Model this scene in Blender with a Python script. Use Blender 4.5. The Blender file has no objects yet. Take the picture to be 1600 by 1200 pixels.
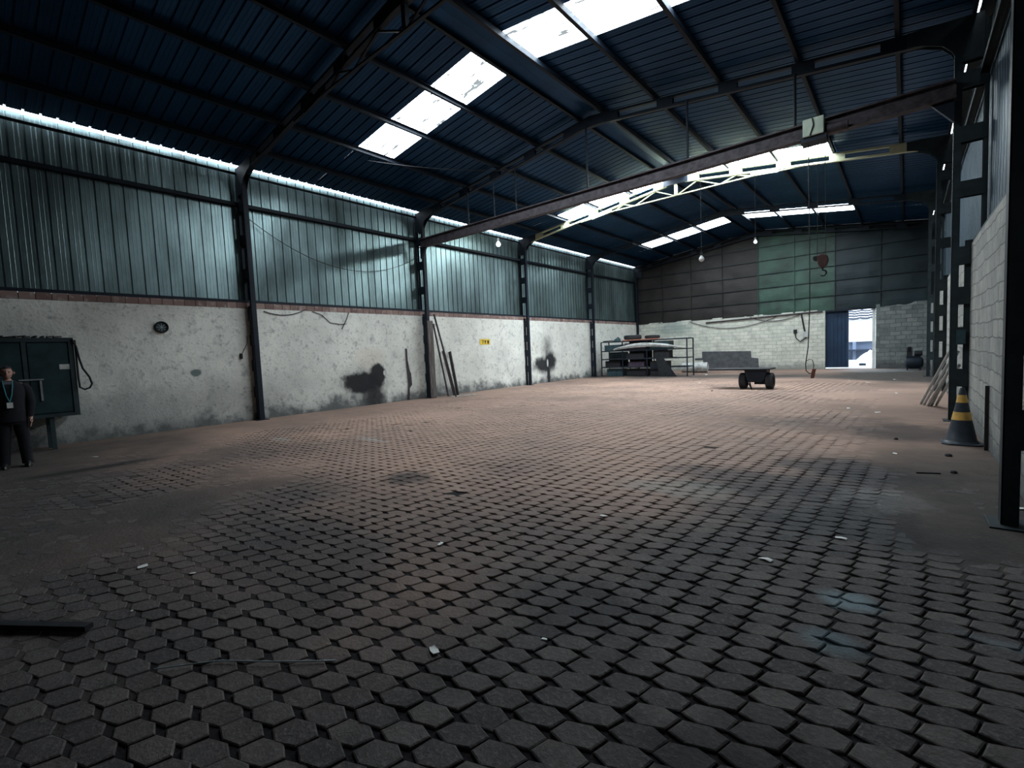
import bpy, math, random
from mathutils import Vector, Matrix, noise
random.seed(7)
SC = bpy.context.scene
COL = SC.collection
PI = math.pi
# ------------------------------------------------------------------ camera
cam_d = bpy.data.cameras.new('camera'); cam_o = bpy.data.objects.new('camera', cam_d); COL.objects.link(cam_o)
cam_d.sensor_width = 36.0; cam_d.lens = 36.0 * 728.84 / 1600.0; cam_d.clip_end = 400; cam_d.clip_start = 0.05
YAW, PITCH, ROLL = -0.7028, -0.0655, -0.0431
fw = Vector((math.sin(YAW) * math.cos(PITCH), math.cos(YAW) * math.cos(PITCH), math.sin(PITCH)))
rt = fw.cross(Vector((0, 0, 1))).normalized(); up = rt.cross(fw)
rt, up = rt * math.cos(ROLL) + up * math.sin(ROLL), up * math.cos(ROLL) - rt * math.sin(ROLL)
M4 = Matrix(((rt.x, up.x, -fw.x, 0), (rt.y, up.y, -fw.y, 0), (rt.z, up.z, -fw.z, 1.53), (0, 0, 0, 1)))
cam_o.matrix_world = M4
SC.camera = cam_o
# ------------------------------------------------------------------ world (overcast white sky)
w = bpy.data.worlds.new('world'); SC.world = w; w.use_nodes = True
bg = w.node_tree.nodes['Background']; bg.inputs[0].default_value = (0.80, 0.90, 1.0, 1); bg.inputs[1].default_value = 5.0
SKY_A, SKY_B, SKY_C = 17.0, 60.0, 16.0       # daylight through the three translucent roof strips
SKY_COL = (0.82, 0.93, 1.0, 1)
SC.view_settings.view_transform = 'Standard'; SC.view_settings.look = 'None'
SC.view_settings.exposure = 0.0; SC.view_settings.gamma = 1.0; SC.view_settings.use_curve_mapping = False
try:
    SC.cycles.use_denoising = True
    SC.cycles.max_bounces = 8; SC.cycles.diffuse_bounces = 5; SC.cycles.glossy_bounces = 4
    SC.cycles.sample_clamp_indirect = 8.0
    SC.cycles.caustics_reflective = False; SC.cycles.caustics_refractive = False
except Exception:
    pass
# ------------------------------------------------------------------ room numbers
XL, XR, HE, HR, YF, H1 = -13.70, 0.83, 6.83, 7.79, 29.25, 3.215
XM = (XL + XR) / 2; SL = (HR - HE) / (XR - XM)
XSL, XSR = -13.90, 1.04          # sheet metal planes, set back behind the masonry
YB = -6.5                        # wall behind the camera
BAYS = [5.25, 11.25, 17.25, 23.25]
def zr(x): return HE + SL * (x - XL) if x < XM else HE + SL * (XR - x)

# ------------------------------------------------------------------ materials
def mat(name, col, rough=0.7, metal=0.0, var=0.25, scale=3.0, bump=0.0, bscale=40.0, col2=None, spec=0.3, emis=None, est=0.0, stretch=None):
    m = bpy.data.materials.new(name); m.use_nodes = True
    nt = m.node_tree; N = nt.nodes; L = nt.links
    b = N['Principled BSDF']
    b.inputs['Roughness'].default_value = rough; b.inputs['Metallic'].default_value = metal
    b.inputs['Specular IOR Level'].default_value = spec
    g = N.new('ShaderNodeNewGeometry'); mp = N.new('ShaderNodeMapping'); L.new(g.outputs['Position'], mp.inputs[0])
    if stretch: mp.inputs['Scale'].default_value = stretch
    nz = N.new('ShaderNodeTexNoise'); nz.inputs['Scale'].default_value = scale; nz.inputs['Detail'].default_value = 6
    nz.inputs['Roughness'].default_value = 0.62
    L.new(mp.outputs[0], nz.inputs['Vector'])
    r = N.new('ShaderNodeValToRGB'); L.new(nz.outputs['Fac'], r.inputs[0])
    c2 = col2 if col2 else tuple(c * (1 - var) for c in col)
    c1 = col if col2 else tuple(min(1, c * (1 + var)) for c in col)
    r.color_ramp.elements[0].position = 0.33; r.color_ramp.elements[0].color = (*c2, 1)
    r.color_ramp.elements[1].position = 0.66; r.color_ramp.elements[1].color = (*c1, 1)
    L.new(r.outputs[0], b.inputs['Base Color'])
    if bump:
        n2 = N.new('ShaderNodeTexNoise'); n2.inputs['Scale'].default_value = bscale; n2.inputs['Detail'].default_value = 5
        L.new(mp.outputs[0], n2.inputs['Vector'])
        bp = N.new('ShaderNodeBump'); bp.inputs['Strength'].default_value = bump; bp.inputs['Distance'].default_value = 0.02
        L.new(n2.outputs['Fac'], bp.inputs['Height']); L.new(bp.outputs[0], b.inputs['Normal'])
    if emis:
        b.inputs['Emission Color'].default_value = (*emis, 1); b.inputs['Emission Strength'].default_value = est
    return m

def node_math(nt, op, a, b=None, c=None, clamp=False):
    n = nt.nodes.new('ShaderNodeMath'); n.operation = op; n.use_clamp = clamp
    for i, v in enumerate((a, b, c)):
        if v is None: continue
        if isinstance(v, (int, float)): n.inputs[i].default_value = v
        else: nt.links.new(v, n.inputs[i])
    return n.outputs[0]
def node_noise(nt, vec, scale, detail=5, rough=0.6):
    n = nt.nodes.new('ShaderNodeTexNoise'); n.inputs['Scale'].default_value = scale; n.inputs['Detail'].default_value = detail
    n.inputs['Roughness'].default_value = rough; nt.links.new(vec, n.inputs['Vector']); return n.outputs['Fac']
def node_mix(nt, fac, a, b, mode='MIX'):
    n = nt.nodes.new('ShaderNodeMix'); n.data_type = 'RGBA'; n.blend_type = mode; n.clamp_factor = True
    if isinstance(fac, (int, float)): n.inputs[0].default_value = fac
    else: nt.links.new(fac, n.inputs[0])
    for idx, v in ((6, a), (7, b)):
        if isinstance(v, tuple): n.inputs[idx].default_value = (*v, 1)
        else: nt.links.new(v, n.inputs[idx])
    return n.outputs[2]
def smooth(nt, v, lo, hi):
    n = nt.nodes.new('ShaderNodeMapRange'); n.interpolation_type = 'SMOOTHSTEP'
    nt.links.new(v, n.inputs[0]); n.inputs[1].default_value = lo; n.inputs[2].default_value = hi
    return n.outputs[0]
def ramp(nt, v, a, b, lo=0.3, hi=0.7):
    r = nt.nodes.new('ShaderNodeValToRGB'); nt.links.new(v, r.inputs[0])
    r.color_ramp.elements[0].position = lo; r.color_ramp.elements[0].color = (*a, 1)
    r.color_ramp.elements[1].position = hi; r.color_ramp.elements[1].color = (*b, 1)
    return r.outputs[0]
def newmat(name):
    m = bpy.data.materials.new(name); m.use_nodes = True
    nt = m.node_tree; g = nt.nodes.new('ShaderNodeNewGeometry'); s = nt.nodes.new('ShaderNodeSeparateXYZ')
    nt.links.new(g.outputs['Position'], s.inputs[0])
    return m, nt, nt.nodes['Principled BSDF'], g, s.outputs

def ellipse_mask(nt, s, ax, c1, c2, r1, r2, nz, amp, soft=0.35):
    """soft-edged blotch on a wall; ax names the two world axes it spans"""
    i, j = ax
    a = node_math(nt, 'DIVIDE', node_math(nt, 'SUBTRACT', s[i], c1), r1)
    b = node_math(nt, 'DIVIDE', node_math(nt, 'SUBTRACT', s[j], c2), r2)
    d = node_math(nt, 'SQRT', node_math(nt, 'ADD', node_math(nt, 'MULTIPLY', a, a), node_math(nt, 'MULTIPLY', b, b)))
    d = node_math(nt, 'ADD', d, node_math(nt, 'MULTIPLY', node_math(nt, 'SUBTRACT', nz, 0.5), amp))
    return node_math(nt, 'SUBTRACT', 1.0, smooth(nt, d, 1 - soft, 1 + soft * 0.4))

def plaster_mat():
    m, nt, b, g, s = newmat('whitewashed_plaster')
    P = g.outputs['Position']
    big = node_noise(nt, P, 0.9, 6); mid = node_noise(nt, P, 3.5, 7, 0.7); fine = node_noise(nt, P, 14, 6, 0.7)
    c = ramp(nt, big, (0.66, 0.66, 0.61), (0.82, 0.82, 0.76), 0.35, 0.65)
    c = node_mix(nt, smooth(nt, mid, 0.50, 0.70), c, (0.44, 0.445, 0.42))
    c = node_mix(nt, node_math(nt, 'MULTIPLY', smooth(nt, fine, 0.54, 0.70), 0.55), c, (0.22, 0.23, 0.235))
    blot = node_noise(nt, P, 1.9, 8, 0.75)
    c = node_mix(nt, node_math(nt, 'MULTIPLY', smooth(nt, blot, 0.56, 0.70), 0.5), c, (0.24, 0.25, 0.255))
    # grime creeping up from the floor, more of it towards the near end
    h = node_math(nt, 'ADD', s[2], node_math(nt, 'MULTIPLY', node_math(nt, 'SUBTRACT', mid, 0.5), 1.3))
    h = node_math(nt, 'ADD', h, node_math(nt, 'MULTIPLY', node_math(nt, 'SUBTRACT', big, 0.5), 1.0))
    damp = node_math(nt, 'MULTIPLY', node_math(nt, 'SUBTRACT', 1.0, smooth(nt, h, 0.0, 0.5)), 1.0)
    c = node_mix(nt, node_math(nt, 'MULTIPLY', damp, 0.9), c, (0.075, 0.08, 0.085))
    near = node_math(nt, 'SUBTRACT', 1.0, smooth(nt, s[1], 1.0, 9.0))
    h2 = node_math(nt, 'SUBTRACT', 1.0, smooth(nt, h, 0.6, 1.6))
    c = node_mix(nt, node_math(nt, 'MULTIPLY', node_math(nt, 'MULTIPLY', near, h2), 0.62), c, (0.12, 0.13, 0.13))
    # two black burner stains with a soot plume over the far one
    blob = node_noise(nt, P, 2.6, 6, 0.65)
    e = ellipse_mask(nt, s, (1, 2), 8.9, 1.55, 0.6, 0.4, blob, 1.3, 0.5); c = node_mix(nt, node_math(nt, 'MULTIPLY', e, 0.35), c, (0.60, 0.50, 0.38))
    for (cy, cz, ry, rz, am, so, k) in ((8.50, 0.80, 0.72, 0.36, 1.2, .3, 1), (9.15, 1.02, 0.38, 0.42, 1.1, .3, 1), (8.95, 0.3, 0.52, 0.7, 1.3, .6, .95), (8.7, 0.8, 1.0, .6, 1.4, .9, .5),
                                    (18.6, 0.90, 0.9, 0.42, 1.1, .5, 1), (19.25, 1.05, 0.55, 0.55, 1.1, .5, 1), (19.05, 0.35, 0.14, 0.6, .6, .4, 1), (19.0, 1.75, 0.5, 0.8, 1.0, 1.0, .65)):
        e = ellipse_mask(nt, s, (1, 2), cy, cz, ry, rz, blob, am, so)
        c = node_mix(nt, node_math(nt, 'MULTIPLY', e, 0.985 * k), c, (0.012, 0.013, 0.016))
    for (cy, cz, ry, rz) in ((19.0, 0.98, 0.07, 0.2), (17.93, 0.98, 0.04, 0.09), (9.42, 1.05, .05, .1), (9.45, .78, .05, .1)):
        e = ellipse_mask(nt, s, (1, 2), cy, cz, ry, rz, blob, 0.8, 0.3)
        c = node_mix(nt, e, c, (0.55, 0.55, 0.52))
    e = ellipse_mask(nt, s, (1, 2), 3.85, 1.38, 0.13, 0.1, blob, 1.5, 0.3); c = node_mix(nt, e, c, (0.16, 0.2, 0.19))
    nt.links.new(c, b.inputs['Base Color']); b.inputs['Roughness'].default_value = 0.9
    bp = nt.nodes.new('ShaderNodeBump'); bp.inputs['Strength'].default_value = 0.5; bp.inputs['Distance'].default_value = 0.03
    nt.links.new(node_math(nt, 'ADD', mid, node_math(nt, 'MULTIPLY', fine, 0.5)), bp.inputs['Height']); nt.links.new(bp.outputs[0], b.inputs['Normal'])
    return m

def block_mat(name, plane, c_hi, c_lo, c_joint, bw, bh, grime=(0.05, 0.05, 0.055), far=False):
    m, nt, b, g, s = newmat(name)
    P = g.outputs['Position']
    cb = nt.nodes.new('ShaderNodeCombineXYZ')
    nt.links.new(s[0] if plane == 'x' else s[1], cb.inputs[0]); nt.links.new(s[2], cb.inputs[1])
    wob = node_noise(nt, P, 2.0, 4)
    wb = nt.nodes.new('ShaderNodeVectorMath'); wb.operation = 'ADD'
    cw = nt.nodes.new('ShaderNodeCombineXYZ'); ww = node_math(nt, 'MULTIPLY', node_math(nt, 'SUBTRACT', wob, 0.5), 0.12)
    nt.links.new(ww, cw.inputs[0]); nt.links.new(ww, cw.inputs[1])
    nt.links.new(cb.outputs[0], wb.inputs[0]); nt.links.new(cw.outputs[0], wb.inputs[1])
    br = nt.nodes.new('ShaderNodeTexBrick'); nt.links.new(wb.outputs[0], br.inputs['Vector'])
    br.inputs['Scale'].default_value = 1.0; br.inputs['Brick Width'].default_value = bw; br.inputs['Row Height'].default_value = bh
    br.inputs['Mortar Size'].default_value = 0.012; br.inputs['Mortar Smooth'].default_value = 0.4
    br.inputs['Color1'].default_value = (*c_hi, 1); br.inputs['Color2'].default_value = (*c_lo, 1); br.inputs['Mortar'].default_value = (*c_joint, 1)
    mid = node_noise(nt, P, 3.0, 7, 0.7); big = node_noise(nt, P, 0.8, 5); fine = node_noise(nt, P, 16, 5, .7)
    c = node_mix(nt, node_math(nt, 'MULTIPLY', smooth(nt, mid, 0.45, 0.72), 0.55), br.outputs['Color'], tuple(v * 0.45 for v in c_lo))
    c = node_mix(nt, node_math(nt, 'MULTIPLY', smooth(nt, fine, 0.55, 0.75), 0.55), c, grime)
    h = node_math(nt, 'ADD', s[2], node_math(nt, 'MULTIPLY', node_math(nt, 'SUBTRACT', mid, 0.5), 1.4))
    c = node_mix(nt, node_math(nt, 'MULTIPLY', node_math(nt, 'SUBTRACT', 1.0, smooth(nt, h, 0.0, 0.5)), 0.75), c, grime)
    if far:
        e = ellipse_mask(nt, s, (0, 2), -11.2, 2.6, 1.3, 0.5, big, 2.0, 0.6); c = node_mix(nt, node_math(nt, 'MULTIPLY', e, .6), c, (0.22, 0.30, 0.28))
    nt.links.new(c, b.inputs['Base Color']); b.inputs['Roughness'].default_value = 0.92
    bp = nt.nodes.new('ShaderNodeBump'); bp.inputs['Strength'].default_value = 0.8; bp.inputs['Distance'].default_value = 0.02
    nt.links.new(node_math(nt, 'ADD', br.outputs['Fac'], node_math(nt, 'MULTIPLY', mid, -1.2)), bp.inputs['Height']); bp.invert = True
    nt.links.new(bp.outputs[0], b.inputs['Normal'])
    return m

def paver_mat():
    m, nt, b, g, s = newmat('concrete_pavers')
    P = g.outputs['Position']
    isl = g.outputs['Random Per Island']
    fine = node_noise(nt, P, 45, 6, 0.7); mid = node_noise(nt, P, 5, 6, 0.65); big = node_noise(nt, P, 0.45, 4, 0.55)
    c = ramp(nt, isl, (0.046, 0.039, 0.042), (0.110, 0.094, 0.088), 0.0, 1.0)
    c = node_mix(nt, node_math(nt, 'MULTIPLY', smooth(nt, isl, 0.93, 0.95), 0.5), c, (0.045, 0.042, 0.045))
    c = node_mix(nt, smooth(nt, mid, 0.45, 0.75), c, (0.055, 0.048, 0.046))
    c = node_mix(nt, node_math(nt, 'MULTIPLY', smooth(nt, fine, 0.48, 0.66), 0.55), c, (0.16, 0.142, 0.132))
    dust_light_y = node_math(nt, 'ADD', s[1], node_math(nt, 'MULTIPLY', node_math(nt, 'SUBTRACT', big, 0.5), 5.0))  # dusty film whose spread also paints the light gradient along the floor
    dust_light_y = node_math(nt, 'SUBTRACT', dust_light_y, node_math(nt, 'MULTIPLY', smooth(nt, s[0], -2.6, 0.6), 6.0))
    dust_light_y = node_math(nt, 'SUBTRACT', dust_light_y, node_math(nt, 'MULTIPLY', smooth(nt, s[1], 16.0, 24.0), 22.5))
    dust_light = node_math(nt, 'MULTIPLY', smooth(nt, dust_light_y, 0.4, 5.0), node_math(nt, 'ADD', 0.55, node_math(nt, 'MULTIPLY', smooth(nt, big, 0.3, 0.7), 0.4)))
    c = node_mix(nt, dust_light, c, (0.42, 0.275, 0.212))   # reddish dirt plus the painted brightness of the lit mid floor
    c = floor_marks(nt, s, P, c)
    nt.links.new(c, b.inputs['Base Color'])
    wet = floor_wet(nt, s, P)
    nt.links.new(node_math(nt, 'SUBTRACT', node_math(nt, 'ADD', 0.62, node_math(nt, 'MULTIPLY', mid, 0.35)), node_math(nt, 'MULTIPLY', wet, 0.3)), b.inputs['Roughness'])
    b.inputs['Specular IOR Level'].default_value = 0.35
    bp = nt.nodes.new('ShaderNodeBump'); bp.inputs['Strength'].default_value = 0.7; bp.inputs['Distance'].default_value = 0.010
    nt.links.new(node_math(nt, 'ADD', fine, node_math(nt, 'MULTIPLY', mid, 1.5)), bp.inputs['Height']); nt.links.new(bp.outputs[0], b.inputs['Normal'])
    return m
def floor_marks(nt, s, P, c):
    """oil stains, pale spills and plain dark and pale patches on the floor"""
    nz = node_noise(nt, P, 1.6, 6, 0.7)
    for (x, y, rx, ry, am, k, col) in (
        (-1.2, 5.6, 1.1, 0.7, 2.0, .75, (0.03, 0.03, 0.035)), (-0.5, 6.6, 0.9, 0.6, 2, .7, (0.03, 0.03, 0.035)), (-0.3, 4.6, 0.8, 0.6, 2, .7, (0.03, 0.032, 0.036)),
        (-4.9, 3.6, 0.45, 0.3, 1.6, .8, (0.035, 0.03, 0.03)), (-9.8, 1.3, 0.2, 1.0, 1.2, .8, (0.02, 0.02, 0.022)),
        (-0.9, 10.2, 1.6, 1.2, 2, .45, (0.06, 0.05, 0.05)), (-0.4, 1.6, .5, .35, 2, .8, (0.02, 0.017, 0.017)), (-1.5, 2.3, .5, .35, 2, .6, (0.03, 0.028, 0.03)),
        (0.1, 9.6, 0.9, 1.0, 1.6, .6, (0.045, 0.04, 0.042)), (-3.7, 1.7, 1.1, .6, 2, .6, (0.04, 0.038, 0.042)),
        (-0.25, 3.25, 0.16, 0.12, 1.6, .8, (0.20, 0.27, 0.30)), (-0.28, 2.75, 0.14, 0.13, 1.6, .6, (0.13, 0.19, 0.22)),
        (0.55, 3.2, 0.35, 0.06, 1.0, .5, (0.16, 0.20, 0.22)),
        (-7.8, 5.0, 0.6, .12, 1.2, .6, (0.36, 0.34, 0.31)), (-9.6, 4.1, 0.35, .15, 1.2, .6, (0.36, 0.34, 0.31)), (-1.9, 4.9, .6, .4, 2.4, .55, (0.26, 0.25, 0.22)),
        (-1.0, 27.5, 2.0, 1.6, 1.2, .5, (0.34, 0.35, 0.36))):
        e = ellipse_mask(nt, s, (0, 1), x, y, rx, ry, nz, am, 0.6)
        c = node_mix(nt, node_math(nt, 'MULTIPLY', e, k), c, col)
    return c
def floor_wet(nt, s, P):
    nz = node_noise(nt, P, 3.5, 6, 0.7)
    a = ellipse_mask(nt, s, (0, 1), -0.15, 5.55, 0.4, 0.45, nz, 2.2, 0.4)
    b_ = ellipse_mask(nt, s, (0, 1), -1.3, 5.9, 0.5, 0.35, nz, 2.4, 0.4)
    return node_math(nt, 'MULTIPLY', a, 0.8)
def dirt_mat():
    m, nt, b, g, s = newmat('packed_dirt')
    P = g.outputs['Position']
    mid = node_noise(nt, P, 3, 7, 0.65); fine = node_noise(nt, P, 30, 6, 0.7); big = node_noise(nt, P, 0.45, 4, .55)
    hz = smooth(nt, s[2], -0.009, -0.001)
    c = ramp(nt, mid, (0.055, 0.048, 0.046), (0.105, 0.09, 0.082), 0.25, 0.75)
    dust_light_y = node_math(nt, 'ADD', s[1], node_math(nt, 'MULTIPLY', node_math(nt, 'SUBTRACT', big, 0.5), 5.0))  # same film as on the pavers, light gradient painted in with it
    dust_light_y = node_math(nt, 'SUBTRACT', dust_light_y, node_math(nt, 'MULTIPLY', smooth(nt, s[0], -2.6, 0.6), 6.0))
    dust_light_y = node_math(nt, 'SUBTRACT', dust_light_y, node_math(nt, 'MULTIPLY', smooth(nt, s[1], 16.0, 24.0), 22.5))
    dust_light = node_math(nt, 'MULTIPLY', smooth(nt, dust_light_y, 0.4, 5.0), node_math(nt, 'ADD', 0.5, node_math(nt, 'MULTIPLY', smooth(nt, big, 0.3, 0.7), 0.4)))
    c = node_mix(nt, dust_light, c, (0.385, 0.255, 0.20))
    c = node_mix(nt, node_math(nt, 'MULTIPLY', smooth(nt, fine, 0.55, 0.75), 0.35), c, (0.17, 0.155, 0.145))
    c = node_mix(nt, hz, node_mix(nt, smooth(nt, s[1], 3.0, 14.0), (0.016, 0.014, 0.016), (0.15, 0.108, 0.09)), c)      # damp black soil in the joints, dusty colour with painted brightness where it has built up
    c = floor_marks(nt, s, P, c)
    nt.links.new(c, b.inputs['Base Color']); b.inputs['Roughness'].default_value = 0.95; b.inputs['Specular IOR Level'].default_value = 0.2
    wet = floor_wet(nt, s, P)
    nt.links.new(node_math(nt, 'SUBTRACT', 0.95, node_math(nt, 'MULTIPLY', wet, 0.45)), b.inputs['Roughness'])
    bp = nt.nodes.new('ShaderNodeBump'); bp.inputs['Strength'].default_value = 0.6; bp.inputs['Distance'].default_value = 0.015
    nt.links.new(node_math(nt, 'ADD', fine, mid), bp.inputs['Height']); nt.links.new(bp.outputs[0], b.inputs['Normal'])
    return m
def brick_edge_mat():
    m, nt, b, g, s = newmat('red_brick_course')
    P = g.outputs['Position']; isl = g.outputs['Random Per Island']
    mid = node_noise(nt, P, 6, 6, .7)
    c = ramp(nt, isl, (0.17, 0.105, 0.095), (0.30, 0.205, 0.18), 0, 1)
    c = node_mix(nt, smooth(nt, mid, .5, .7), c, (0.42, 0.36, 0.32))
    nt.links.new(c, b.inputs['Base Color']); b.inputs['Roughness'].default_value = .9
    return m

M = {}
M['plaster'] = plaster_mat()
M['block_right'] = block_mat('grey_block_wall', 'y', (0.33, 0.335, 0.31), (0.24, 0.245, 0.235), (0.19, 0.19, 0.18), 0.42, 0.21)
M['block_far'] = block_mat('limewashed_brick', 'x', (0.70, 0.70, 0.62), (0.58, 0.59, 0.52), (0.50, 0.51, 0.46), 0.42, 0.20, (0.2, 0.21, 0.2), far=True)
M['block_far_grey'] = block_mat('grey_brick', 'x', (0.24, 0.26, 0.25), (0.13, 0.15, 0.15), (0.12, 0.13, 0.13), 0.40, 0.20)
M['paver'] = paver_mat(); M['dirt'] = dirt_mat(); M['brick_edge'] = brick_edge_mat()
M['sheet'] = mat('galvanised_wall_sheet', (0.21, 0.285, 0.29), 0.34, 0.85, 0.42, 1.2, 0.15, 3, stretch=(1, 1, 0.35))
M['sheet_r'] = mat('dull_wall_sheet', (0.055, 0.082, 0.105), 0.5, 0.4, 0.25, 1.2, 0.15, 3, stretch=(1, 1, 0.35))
M['roof'] = mat('galvanised_roof_sheet', spec=0.1, col=(0.010, 0.048, 0.115), rough=0.36, metal=0.5, var=0.22, scale=1.0, bump=0.2, bscale=2, stretch=(0.4, 1, 1))
M['steel'] = mat('dark_painted_steel', (0.006, 0.012, 0.022), 0.6, 0.0, 0.3, 5)
M['steel_r'] = mat('dark_green_steel', (0.018, 0.029, 0.034), 0.6, 0.0, 0.3, 5)
M['rust'] = mat('brown_primer_steel', (0.060, 0.050, 0.058), 0.6, 0.1, 0.45, 8, 0.2, 30)
M['cream'] = mat('skylit_cream_steel', (0.50, 0.52, 0.35), 0.6, 0.0, 0.1, 5)  # truss steel in a paler copy, skylight brightness put into the colour
M['gable_brown'] = mat('brown_metal_panel', (0.022, 0.019, 0.018), 0.55, 0.1, 0.4, 1.0, 0.2, 2)
M['gable_green'] = mat('green_metal_panel', (0.026, 0.058, 0.043), 0.5, 0.0, 0.5, 1.0, 0.25, 2)
M['gable_blue'] = mat('blue_green_metal_panel', (0.010, 0.021, 0.026), 0.5, 0.1, 0.25, 1.0, 0.2, 2)
M['door_blue'] = mat('dark_blue_door_sheet', (0.025, 0.05, 0.10), 0.4, 0.2, 0.25, 1.5)
M['black'] = mat('black_rubber', (0.015, 0.016, 0.02), 0.7, 0, 0.3, 8)
M['tyre'] = mat('worn_tyre_rubber', (0.03, 0.032, 0.037), 0.75, 0, 0.3, 12, .3, 60)
M['cable'] = mat('dark_cable', (0.03, 0.03, 0.035), 0.6, 0, 0.2, 8)
M['wood'] = mat('weathered_timber', (0.13, 0.115, 0.11), 0.85, 0, 0.5, 3, 0.4, 10, stretch=(6, 6, 0.6))
M['wood_dk'] = mat('dark_timber', (0.05, 0.045, 0.048), 0.85, 0, 0.4, 4, 0.3, 12, stretch=(6, 6, .6))
M['red_wood'] = mat('faded_red_board', (0.42, 0.17, 0.11), 0.75, 0, 0.25, 4)
M['galv'] = mat('galvanised_tube', (0.45, 0.5, 0.52), 0.35, 0.8, 0.2, 6)
M['white'] = mat('white_paint', (0.72, 0.74, 0.73), 0.55, 0, 0.12, 5)
M['offwhite'] = mat('dusty_white_metal', (0.48, 0.49, 0.48), 0.6, 0, 0.35, 4)
M['paper'] = mat('white_paper', (0.8, 0.8, 0.77), 0.8, 0, 0.1, 10)
M['yellow'] = mat('yellow_sign_plate', (0.75, 0.52, 0.06), 0.5, 0, 0.1, 5)
M['cone_y'] = mat('yellow_reflective_band', (0.72, 0.44, 0.12), 0.4, 0, 0.2, 12)
M['cone_b'] = mat('black_cone_plastic', (0.035, 0.045, 0.06), 0.45, 0, 0.25, 10)
M['cab'] = mat('dark_green_cabinet_paint', (0.020, 0.042, 0.048), 0.45, 0.2, 0.3, 3)
M['cab2'] = mat('grey_green_cabinet_frame', (0.04, 0.06, 0.065), 0.5, 0.3, 0.3, 3)
M['suit'] = mat('black_suit_cloth', (0.010, 0.010, 0.014), 0.9, 0, 0.2, 20)
M['skin'] = mat('skin', (0.42, 0.24, 0.19), 0.55, 0, 0.08, 20)
M['hair'] = mat('dark_hair', (0.015, 0.012, 0.012), 0.6, 0, 0.2, 40)
M['teal'] = mat('teal_lanyard', (0.05, 0.22, 0.25), 0.7, 0, 0.1, 20)
M['shirt'] = mat('grey_shirt', (0.10, 0.12, 0.14), 0.8, 0, 0.1, 20)
M['leather'] = mat('black_leather', (0.012, 0.011, 0.011), 0.35, 0, 0.2, 20)
M['pale_green'] = mat('pale_green_motor_cover', (0.45, 0.52, 0.42), 0.5, 0.1, 0.15, 6)
M['oxide'] = mat('oxide_red_hook_block', (0.075, 0.038, 0.036), 0.55, 0.2, 0.3, 10)
M['glass_bulb'] = mat('frosted_bulb_glass', (0.85, 0.86, 0.84), 0.3, 0, 0.05, 5)
M['bulb_lit'] = mat('lit_bulb_glass', (0.9, 0.92, 0.95), 0.3, 0, 0.02, 5, emis=(0.85, 0.93, 1.0), est=2.5)
M['cement'] = mat('dark_cement_patch', (0.085, 0.09, 0.10), 0.9, 0, 0.3, 4, 0.4, 12)
M['out_white'] = mat('outdoor_white_render', (0.85, 0.86, 0.85), 0.8, 0, 0.04, 1)
M['out_blue'] = mat('outdoor_blue_grey_metal', (0.17, 0.22, 0.32), 0.6, 0, 0.15, 1)
M['out_dark'] = mat('outdoor_dark_edge', (0.02, 0.03, 0.05), 0.8, 0, 0.15, 1)
M['out_ground'] = mat('outdoor_pale_concrete', (0.34, 0.35, 0.35), 0.9, 0, 0.35, 1.5)
M['rubble'] = mat('pale_rubble', (0.40, 0.40, 0.38), 0.9, 0, 0.35, 6)
M['orange'] = mat('orange_red_plastic', (0.20, 0.07, 0.05), 0.5, 0, 0.1, 6)
M['bin'] = mat('dark_plum_plastic', (0.05, 0.035, 0.06), 0.5, 0, 0.3, 6)
M['teal_dk'] = mat('dark_teal_metal', (0.04, 0.075, 0.09), 0.5, 0.2, 0.3, 6)
def sky_panel(name, st):
    m, nt, b, g, s = newmat(name)
    mp = nt.nodes.new('ShaderNodeMapping'); nt.links.new(g.outputs['Position'], mp.inputs[0]); mp.inputs['Scale'].default_value = (1.0, 4.5, 1)
    n1 = node_noise(nt, mp.outputs[0], 1.9, 5, .6)
    d = smooth(nt, n1, 0.585, 0.61)
    nt.links.new(node_mix(nt, d, (0.8, 0.82, 0.8), (0.1, 0.11, 0.1)), b.inputs['Base Color'])
    b.inputs['Emission Color'].default_value = SKY_COL
    nt.links.new(node_math(nt, 'MULTIPLY', node_math(nt, 'SUBTRACT', 1.0, node_math(nt, 'MULTIPLY', d, 0.975)), st), b.inputs['Emission Strength'])
    return m
M['sky_a'] = sky_panel('translucent_roof_panel_near', SKY_A)
M['sky_b'] = sky_panel('translucent_roof_panel_middle', SKY_B)
M['sky_c'] = sky_panel('translucent_roof_panel_far', SKY_C)

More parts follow.
